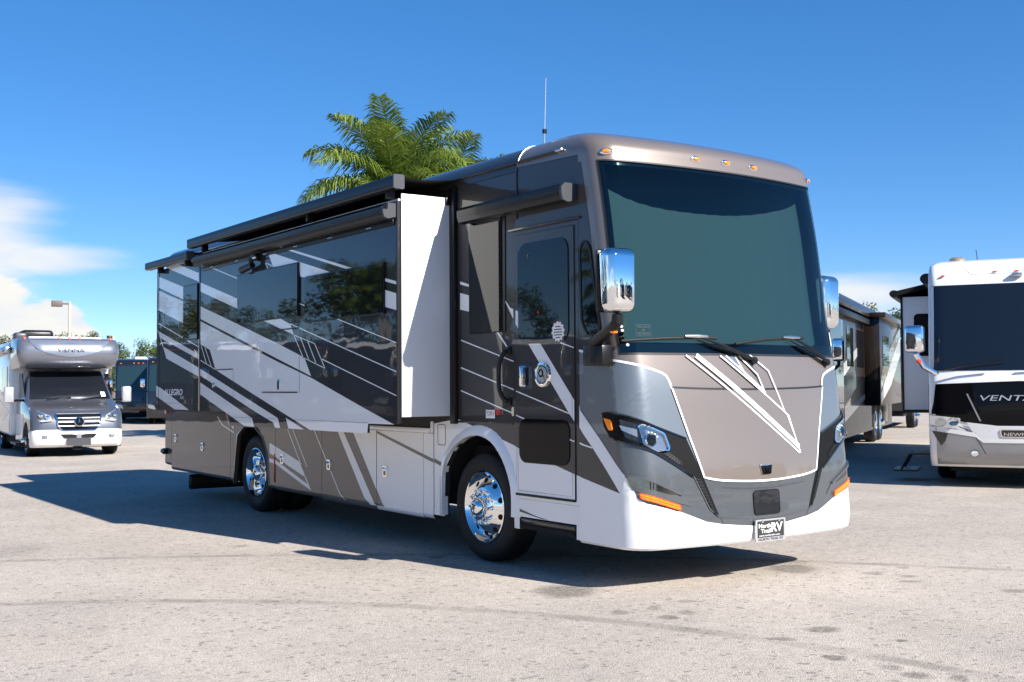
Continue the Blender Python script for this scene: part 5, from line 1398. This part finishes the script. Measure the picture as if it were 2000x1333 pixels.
# windshield
def cabx(z): 
    for (z0, y0), (z1, y1) in (((1.30, 1.10), (1.62, 1.45)), ((1.62, 1.45), (1.98, 1.86))):
        if z <= z1: return y0 + (y1 - y0) * (z - z0) / (z1 - z0)
    return 1.86
V = []; F = []
zz_ = [1.31, 1.5, 1.62, 1.8, 1.95]
for z in zz_:
    t = (z - 1.3) / .68; w2 = .90 - .10 * t
    for k in range(9): x = -w2 + 2 * w2 * k / 8; V.append((x, cabx(z) + .055 * (x / .9) ** 2 - .012, z))
for i in range(4):
    for k in range(8): F.append((9 * i + k, 9 * i + k + 1, 9 * i + 10 + k, 9 * i + 9 + k))
vw = MB().add(V, F).build('windshield', 'blue_glass', vn)
MB().add([(.70, cabx(1.36) - .03, 1.34), (.80, cabx(1.36) - .02, 1.34), (.78, cabx(1.47) - .02, 1.47), (.68, cabx(1.47) - .03, 1.47)], [(0, 1, 2, 3)]).build('paper_notice', 'paper', vw, False)
for x in (-.55, .25): MB().tube([(x, 1.02, 1.30), (x + .3, 1.09, 1.34), (x + .55, 1.12, 1.35)], .012, 6).build('wiper', 'black_satin', vn)
# grille and star
def onf(x, z, o): 
    for (z0, y0), (z1, y1) in zip([(.0, .2)] + SP[:-1], SP):
        if z <= z1: break
    y = y0 + (y1 - y0) * (z - z0) / (z1 - z0)
    return (x, y + .05 * x * x - o, z)
gp_ = rpoly([(-.50, .985), (.50, .985), (.44, .70), (.36, .60), (-.36, .60), (-.44, .70)], .05)
gl_ = MB().prism(gp_, lambda a, b, d: onf(a, b, d), .012, .03).build('grille', 'black_gloss', vn)
gg = gp_ + gp_[:2]
MB().tube([onf(a, b, .035) for a, b in gg], .018, 6).build('grille_rim', 'chrome', gl_)
for z in (.70, .79, .88): MB().tube([onf(x, z, .04) for x in (-.45, -.2, .2, .45)], .018, 8).build('grille_bar', 'grille_grey', gl_)
sc_ = Vector(onf(0, .80, .075))
MB().lathe([(.095, 0), (.112, .012), (.098, .02)], sc_, (0, -1, .1), 28).build('star_ring', 'chrome', gl_)
MB().lathe([(0, 0), (.1, 0)], sc_, (0, -1, .1), 20).build('star_disc', 'black_gloss', gl_)
for k in range(3):
    q = math.pi / 2 + k * 2 * math.pi / 3
    tip = sc_ + Vector((math.cos(q) * .10, -.012, math.sin(q) * .10)); n2 = Vector((-math.sin(q), 0, math.cos(q))) * .020
    MB().add([sc_ + n2 + Vector((0, -.01, 0)), tip, sc_ - n2 + Vector((0, -.01, 0)), sc_ + Vector((0, -.03, 0))], [(0, 1, 3), (1, 2, 3), (2, 0, 3)]).build('star_arm', 'chrome', gl_, False)
for s in (-1, 1):
    hp_ = rpoly([(s * .56, .82), (s * .60, .94), (s * .86, 1.06), (s * .93, 1.05), (s * .93, .88), (s * .80, .80)], .03)
    h_ = MB().prism(hp_, lambda a, b, d: (onf(a, b, d)[0], onf(a, b, d)[1] + (max(0, abs(a) - .74) * 1.4) ** 2 * 2.2, b), .0, .03).build('headlight', 'lamp_bright', vn)
    for a_, b_ in ((.66, .90), (.80, .95)):
        MB().lathe([(.05, 0), (.05, .02), (0, .035)], (s * a_, onf(a_, b_, .03)[1] + (max(0, a_ - .74) * 1.4) ** 2 * 2.2, b_), (s * .2, -1, 0), 16).build('projector_lens', 'chrome', h_)
    MB().box(s * .72 - .06, s * .72 + .06, .02, .06, .44, .51, .01).build('fog_lamp', 'lamp_silver', vn)
    # mirrors
    mm = MB().box(s * 1.32 - .11, s * 1.32 + .11, 1.32, 1.44, 1.22, 1.60, .04, 3).build('mirror', 'light_metal', vn)
    MB().tube([(s * .95, 1.5, 1.28), (s * 1.3, 1.40, 1.28)], .03, 6).build('mirror_arm', 'black_satin', mm)
    side_panel('cab_window', [(1.35, 1.34), (2.35, 1.34), (2.35, 1.92), (1.9, 1.92)], 'dark_glass', vn, s * .965, .02)
    for y in (.98, 5.0):
        wheel(s * (.99 if y < 2 else 1.08), y, .355, True, s, vn, fine=False)
        side_panel('wheel_arch', [(y + .45 * math.cos(math.pi * k / 12), .34 + .45 * math.sin(math.pi * k / 12)) for k in range(13)], 'black_matte', vn, s * (1.003 if y < 2 else 1.15), .002)
    side_panel('lower_door', [(1.45, .32), (2.65, .32), (2.65, .95), (1.45, .95)], 'white', vn, s * 1.0, .012)
    side_panel('step', [(1.5, .24), (2.5, .24), (2.5, .29), (1.5, .29)], 'black_satin', vn, s * 1.0, .15)
MB().box(-.38, .38, -.035, .02, .33, .41, .01).build('air_intake', 'black_satin', vn) if False else None
MB().prism(rpoly([(-.40, .52), (.40, .52), (.32, .43), (-.32, .43)], .02), lambda a, b, d: (a, -d + .05 * a * a, b), -.02, .012).build('air_intake', 'black_satin', vn)
MB().prism([(-.05, .52), (.05, .52), (.05, .43), (-.05, .43)], lambda a, b, d: (a, -d, b), .0, .016).build('radar_cover', 'silver', vn)
MB().prism([(-.26, .42), (.26, .42), (.26, .26), (-.26, .26)], lambda a, b, d: (a, -d, b), -.02, .016).build('plate_blank', 'grey_cap', vn)
MB().box(-.1, .1, .1, .3, .16, .22).build('tow_bracket', 'black_matte', vn)
# living box and overcab
MB().box(-1.15, 1.15, 2.70, 7.2, .42, 2.72, .06, 3).build('living_box', 'white', vn)
MB().box(-1.0, 1.0, .4, 7.0, .20, .42).build('chassis', 'black_matte', vn)
side_panel('window', rrect(3.2, 4.3, 1.4, 2.1, .06), 'dark_glass', vn, -1.15, .015)
side_panel('stripe', [(2.8, 1.0), (5.2, 1.35), (7.1, 1.35), (7.1, 1.0), (4, .75)], 'slate', vn, -1.15, .006)
side_panel('stripe', [(2.75, .5), (7.1, .5), (7.1, .62), (2.75, .8)], 'silver', vn, -1.15, .006)
oc = [(2.03, 1.46, 1.02), (2.10, 1.30, 1.08), (2.25, 1.18, 1.13), (2.45, 1.16, 1.16), (2.62, 1.22, 1.15), (2.72, 1.36, 1.12), (2.755, 1.55, 1.08)]
hull('overcab', [cabring(z, y, w_, 2.75, .24, 1.14, .10) for z, y, w_ in oc], 'slate')
def ocy(x, z):
    for (z0, y0, w0), (z1, y1, w1) in zip(oc[:-1], oc[1:]):
        if z <= z1: break
    t = (z - z0) / (z1 - z0); y = y0 + (y1 - y0) * t; w_ = w0 + (w1 - w0) * t
    d = 0; a = abs(x)
    if a > w_ - .24: q = min(1, (a - w_ + .24) / .24); d = .24 * (1 - math.sqrt(max(0, 1 - q * q)))
    return y + .10 * min(1, a / w_) ** 2 + d
cres = [(-.92, 2.70)] + [(-.92 + 1.84 * k / 12, 2.70 - .40 * math.sin(math.pi * k / 12) ** .55) for k in range(1, 12)] + [(.92, 2.70)]
V = []; F = []
for k, (x, z) in enumerate(cres):
    for j in range(5):
        z2 = 2.70 + (z - 2.70) * j / 4; V.append((x, ocy(x, z2) - .012, z2))
for k in range(len(cres) - 1):
    for j in range(4): F.append((5 * k + j, 5 * k + 5 + j, 5 * k + 6 + j, 5 * k + 1 + j))
MB().add(V, F).build('overcab_face', 'slate_sky_sheen', vn)
lt = text('lettering', 'VIENNA', (0, 0, 0), (1, 0, 0), (0, 1, 0), .60, .10, 'trim_dark', vn)
for v in lt.data.vertices: x, z = v.co.x - .30, v.co.y + 2.42; v.co = (x, ocy(x, z) - .035, z)
for x in (-.98, -.23, 0, .23, .95): MB().lathe([(.035, 0), (.03, .03), (0, .045)], (x, ocy(x, 2.73) - .0, 2.735), (0, -.6, .6), 12).build('clearance_lamp', 'orange_red', vn)
MB().box(-.85, .80, 1.8, 2.6, 2.75, 2.80, .01).build('roof_rack', 'white_matte', vn)
MB().box(-.85, -.10, 3.1, 3.9, 2.72, 3.02, .09, 3).build('roof_cooler', 'black_satin', vn)
MB().box(-1.05, -.75, 2.8, 3.2, 2.72, 2.94, .06, 3).build('roof_vent', 'grey_cap', vn)
MB().box(-1.30, -1.15, 2.6, 6.8, 2.42, 2.58, .03).build('awning', 'alu', vn)

# ---------------------------------------------------------------- lamp posts
def lamp_post(label, loc, h, rz, head=1.05):
    r = empty('lamp_post', loc, rz); tag(r, label, 'lamp post', 'parking lot lamp posts')
    MB().tube([(0, 0, 0), (0, 0, h)], [.10, .075], 12).build('pole', 'tan_post', r)
    MB().lathe([(.2, 0), (.2, .5), (.12, .55)], (0, 0, 0), (0, 0, 1), 12).build('base', 'tan_post', r)
    MB().tube([(0, 0, h - .12), (-.45, 0, h - .12)], .05, 8).build('arm', 'brown_post', r)
    MB().box(-.40 - .62, -.40, -.22, .22, h - .30, h + .05, .03).build('lamp_head', 'brown_post', r)
lamp_post('tan lamp post with brown box head above the silver camper van', (10.85, 64.2, 0), 6.75, rad(-12))
lamp_post('farther small lamp post beside the dark motorhomes', (31.1, 125.9, 0), 7.6, rad(-75))

# ---------------------------------------------------------------- palms and trees
def leaf_mat(name, c0, c1):
    m = bpy.data.materials.new(name); m.use_nodes = True; t = m.node_tree; b = t.nodes['Principled BSDF']
    g = t.nodes.new('ShaderNodeTexCoord'); n = t.nodes.new('ShaderNodeTexNoise'); n.inputs['Scale'].default_value = 1.8; n.inputs['Detail'].default_value = 4
    t.links.new(g.outputs['Object'], n.inputs['Vector'])
    mx = t.nodes.new('ShaderNodeMix'); mx.data_type = 'RGBA'; mx.inputs['A'].default_value = (*c0, 1); mx.inputs['B'].default_value = (*c1, 1)
    mr = t.nodes.new('ShaderNodeMapRange'); mr.inputs['From Min'].default_value = .35; mr.inputs['From Max'].default_value = .65
    t.links.new(n.outputs[0], mr.inputs['Value']); t.links.new(mr.outputs[0], mx.inputs['Factor']); t.links.new(mx.outputs['Result'], b.inputs['Base Color'])
    b.inputs['Roughness'].default_value = .45
    tl = t.nodes.new('ShaderNodeBsdfTranslucent'); t.links.new(mx.outputs['Result'], tl.inputs[0])
    ms = t.nodes.new('ShaderNodeMixShader'); ms.inputs[0].default_value = .3
    o = t.nodes['Material Output']; t.links.new(b.outputs[0], ms.inputs[1]); t.links.new(tl.outputs[0], ms.inputs[2]); t.links.new(ms.outputs[0], o.inputs[0])
    MATS[name] = m
leaf_mat('palm_leaf', (.085, .15, .024), (.22, .28, .05))
leaf_mat('tree_leaf', (.045, .075, .018), (.10, .13, .03))
mat('palm_trunk', (.24, .22, .19), .85)
mat('palm_shaft', (.10, .16, .05), .5)
mat('bark', (.12, .095, .07), .9)
def palm(label, loc, h, seed, group, scale=1.0, droop=1.0):
    rnd = random.Random(seed)
    r = empty('palm_tree', loc, rnd.uniform(0, 6)); tag(r, label, 'palm tree', group)
    MB().tube([(0, 0, 0), (.05, 0, h * .3), (.08, .03, h * .6), (.02, .02, h - 1.0)], [.24, .19, .21, .14], 14).build('trunk', 'palm_trunk', r)
    MB().tube([(.02, .02, h - 1.05), (.02, .02, h - .5), (.02, .02, h)], [.14, .13, .06], 12).build('crown_shaft', 'palm_shaft', r)
    nf = 30
    for i in range(nf):
        az = i * 2.39996 + rnd.uniform(-.25, .25)
        t0 = i / (nf - 1)
        el = rad(84 - 88 * t0 ** .9 + rnd.uniform(-6, 6))
        Lf = scale * rnd.uniform(2.7, 3.3) * (.82 + .22 * math.sin(math.pi * min(1, t0 + .15)))
        p = Vector((.02, .02, h - .02 - .22 * t0)); pts = [p.copy()]; dirs = []
        n = 16; e = el
        for k in range(n):
            d = Vector((math.cos(e) * math.cos(az), math.cos(e) * math.sin(az), math.sin(e)))
            dirs.append(d); p = p + d * (Lf / n); pts.append(p.copy())
            e -= rad((1.6 + 6.2 * (k / n)) * droop * (.80 if t0 < .35 else 1.05 if t0 < .7 else .85))
        dirs.append(dirs[-1])
        mb = MB().tube(pts, [.035 * (1 - .9 * k / n) + .004 for k in range(n + 1)], 5)
        V = []; F = []
        m_ = 92
        side0 = Vector((-math.sin(az), math.cos(az), 0))
        for k in range(m_):
            u = .10 + .90 * (k + rnd.random() * .8) / m_
            f_ = min(n - 1e-3, u * n); j = int(f_); pos = pts[j].lerp(pts[j + 1], f_ - j); d = dirs[j]
            upv = side0.cross(d).normalized() * -1
            if upv.z < 0: upv = -upv
            ll = scale * .92 * (math.sin(math.pi * (.12 + .80 * u)) ** .7) * rnd.uniform(.8, 1.1)
            for s in (-1, 1):
                lift = rnd.uniform(-.15, .55)
                ld = (side0 * s * .95 + d * (.35 + .55 * u) + upv * lift).normalized()
                w_ = .023 * scale
                a = pos; b = pos + ld * ll * .55 + Vector((0, 0, -.05 * ll)); c = pos + ld * ll * .92 + Vector((0, 0, -.42 * ll * rnd.uniform(.6, 1.5)))
                wd = d * w_
                q = len(V); V += [a - wd * .6, a + wd * .6, b + wd, b - wd, c]
                F += [(q, q + 1, q + 2, q + 3), (q + 3, q + 2, q + 4)]
        mb.add(V, F)
        mb.build('frond', 'palm_leaf', r, False)
    MB().tube([(.02, .02, h), (.05, .04, h + 1.0 * scale), (.07, .07, h + 2.5 * scale)], [.03, .02, .004], 5).build('spear_leaf', 'palm_leaf', r)
    return r
pm = palm('tall feathery palm rising behind the big motorhome roof, left of the pair', (9.1, 21.7, 0), 7.05, 3, 'palms behind the motorhome')
pm2 = copy_tree(pm); pm2.location = (12.6, 24.4, -.1); pm2.rotation_euler.z = 2.1; pm2['label'] = 'lower palm half hidden behind the motorhome roof, right of the taller palm'
def tree(label, loc, h, seed, group, wd=1.0):
    rnd = random.Random(seed)
    r = empty('broadleaf_tree', loc, rnd.uniform(0, 6)); tag(r, label, 'tree', group)
    tk = MB().tube([(0, 0, 0), (.05, .02, h * .25), (.0, .08, h * .55), (.05, .0, h * .8)], [h * .035, h * .028, h * .018, h * .006], 8)
    cl = []
    for i in range(26):
        a = rnd.uniform(0, 6.283); zz2 = h * rnd.uniform(.34, .95); rr_ = wd * h * .36 * math.sqrt(rnd.random()) * math.sin(math.pi * min(.97, max(.12, (zz2 / h - .22) / .85))) ** .6
        cl.append(Vector((rr_ * math.cos(a), rr_ * math.sin(a), zz2)))
    for c in cl[::3]: tk.tube([(.0, .04, min(c.z * .8, h * .6)), c * .55 + Vector((0, 0, c.z * .40)), c], [h * .010, h * .007, h * .003], 5)
    tk.build('trunk', 'bark', r)
    V = []; F = []
    for c in cl:
        R_ = h * rnd.uniform(.085, .15)
        for k in range(230):
            v = Vector((rnd.gauss(0, 1), rnd.gauss(0, 1), rnd.gauss(0, .8))).normalized() * R_ * rnd.random() ** .45
            p = c + v; s = h * rnd.uniform(.009, .020)
            a = Vector((rnd.uniform(-1, 1), rnd.uniform(-1, 1), rnd.uniform(-1, 1))).normalized(); b = a.orthogonal().normalized()
            q = len(V); V += [p - a * s, p + b * s * .5, p + a * s, p - b * s * .5]; F.append((q, q + 1, q + 2, q + 3))
    MB().add(V, F).build('crown', 'tree_leaf', r, False)
    return r
t1 = tree('bushy green tree beyond the dark motorhomes, beside the far lamp post', (22.2, 95.4, 0), 5.6, 1, 'trees at the back of the lot')
t2 = tree('round tree peeking out behind the rear corner of the big motorhome', (23.2, 86.0, 0), 5.6, 2, 'trees at the back of the lot')
def tcopy(src, loc, sc, rz, label, group='trees at the back of the lot'):
    c = copy_tree(src); c.location = loc; c.scale = (sc, sc, sc); c.rotation_euler.z = rz; c['label'] = label; c['group'] = group
    return c
tcopy(t1, (25.5, 117.5, 0), 1.35, 1.0, 'small treetop showing above the camper van roof, right of the tan lamp post')
tcopy(t2, (23.6, 118.0, 0), 1.28, 2.0, 'small treetop showing above the camper van roof at the tan lamp post')
tcopy(t2, (16.5, 112.0, 0), 1.22, 3.0, 'treetop behind the roof cooler of the camper van')
tcopy(t1, (44.3, 30.8, 0), 1.05, .5, 'green tree above the brown motorhome next to the white slide-out')
for k in range(34):
    q = rad(16 + k * 3.1); rr_ = 112 + 7 * ((k * 7) % 4)
    tcopy((t1, t2)[k % 2], (-6.8 + rr_ * math.sin(q), -6.3 + rr_ * math.cos(q), 0), .95 + .14 * ((k * 5) % 4), k * 1.3, 'tree in the far row hidden behind the motorhomes', 'far row of trees')

# ---------------------------------------------------------------- row of coaches and trees off to the side and behind the camera (they show in the paint, glass and chrome)
pw = coach('motorhome', 'dark motorhome with white roof cap, nearest in the row mirrored in the side panels', (-31.0, 20.0, 0), rad(56.5), 'navy_black', 'slate', 'blue_glass', 'row of motorhomes mirrored in the paint', top='pearl')
ordn = ['second', 'third', 'fourth', 'fifth', 'sixth', 'seventh', 'eighth', 'ninth', 'tenth', 'eleventh', 'twelfth']
for k in range(11):
    src = c1 if k % 2 == 0 else pw
    c = copy_tree(src); c.location = (-31.0 + .55 * 3.4 * (k + 1), 20.0 + .83 * 3.4 * (k + 1), 0); c.rotation_euler.z = rad(56.5); c.scale = (1, 1, 1)
    c['label'] = 'motorhome in the row mirrored in the side panels, %s from the near end' % ordn[k]; c['group'] = 'row of motorhomes mirrored in the paint'
for k in range(12):
    tcopy((t1, t2)[k % 2], (-50 + 3.0 * k + (k * 7 % 3), 26 + 4.1 * k, 0), 1.15 + .16 * (k * 5 % 4), k * 1.7, 'green tree in the belt mirrored in the side windows', 'trees mirrored in the side windows')
for k, (x, y, z) in enumerate(((-36, 40, 1.2), (-29, 52, .3), (-43, 30, .6))):
    p_ = copy_tree(pm); p_.location = (x, y, z - .8); p_.rotation_euler.z = k * 2.0
    p_['label'] = 'palm mirrored in the side windows, standing among the belt of trees'; p_['group'] = 'palms mirrored in the side windows'
for k in range(6):
    src = pw if k % 2 == 0 else c1
    c = copy_tree(src); c.location = (-3 + 6.0 * k, -27 + 1.2 * k, 0); c.rotation_euler.z = rad(180 + 8); c.scale = (1, 1, 1)
    c['label'] = 'motorhome in the row mirrored in the chrome mirror heads'; c['group'] = 'row of motorhomes mirrored in the chrome'
for k in range(9):
    tcopy((t1, t2)[k % 2], (-30 + 9 * k, -46 + (k * 5 % 4), 0), 1.0 + .15 * (k % 3), k * 2.1, 'green tree mirrored in the chrome mirror heads', 'trees mirrored in the chrome')
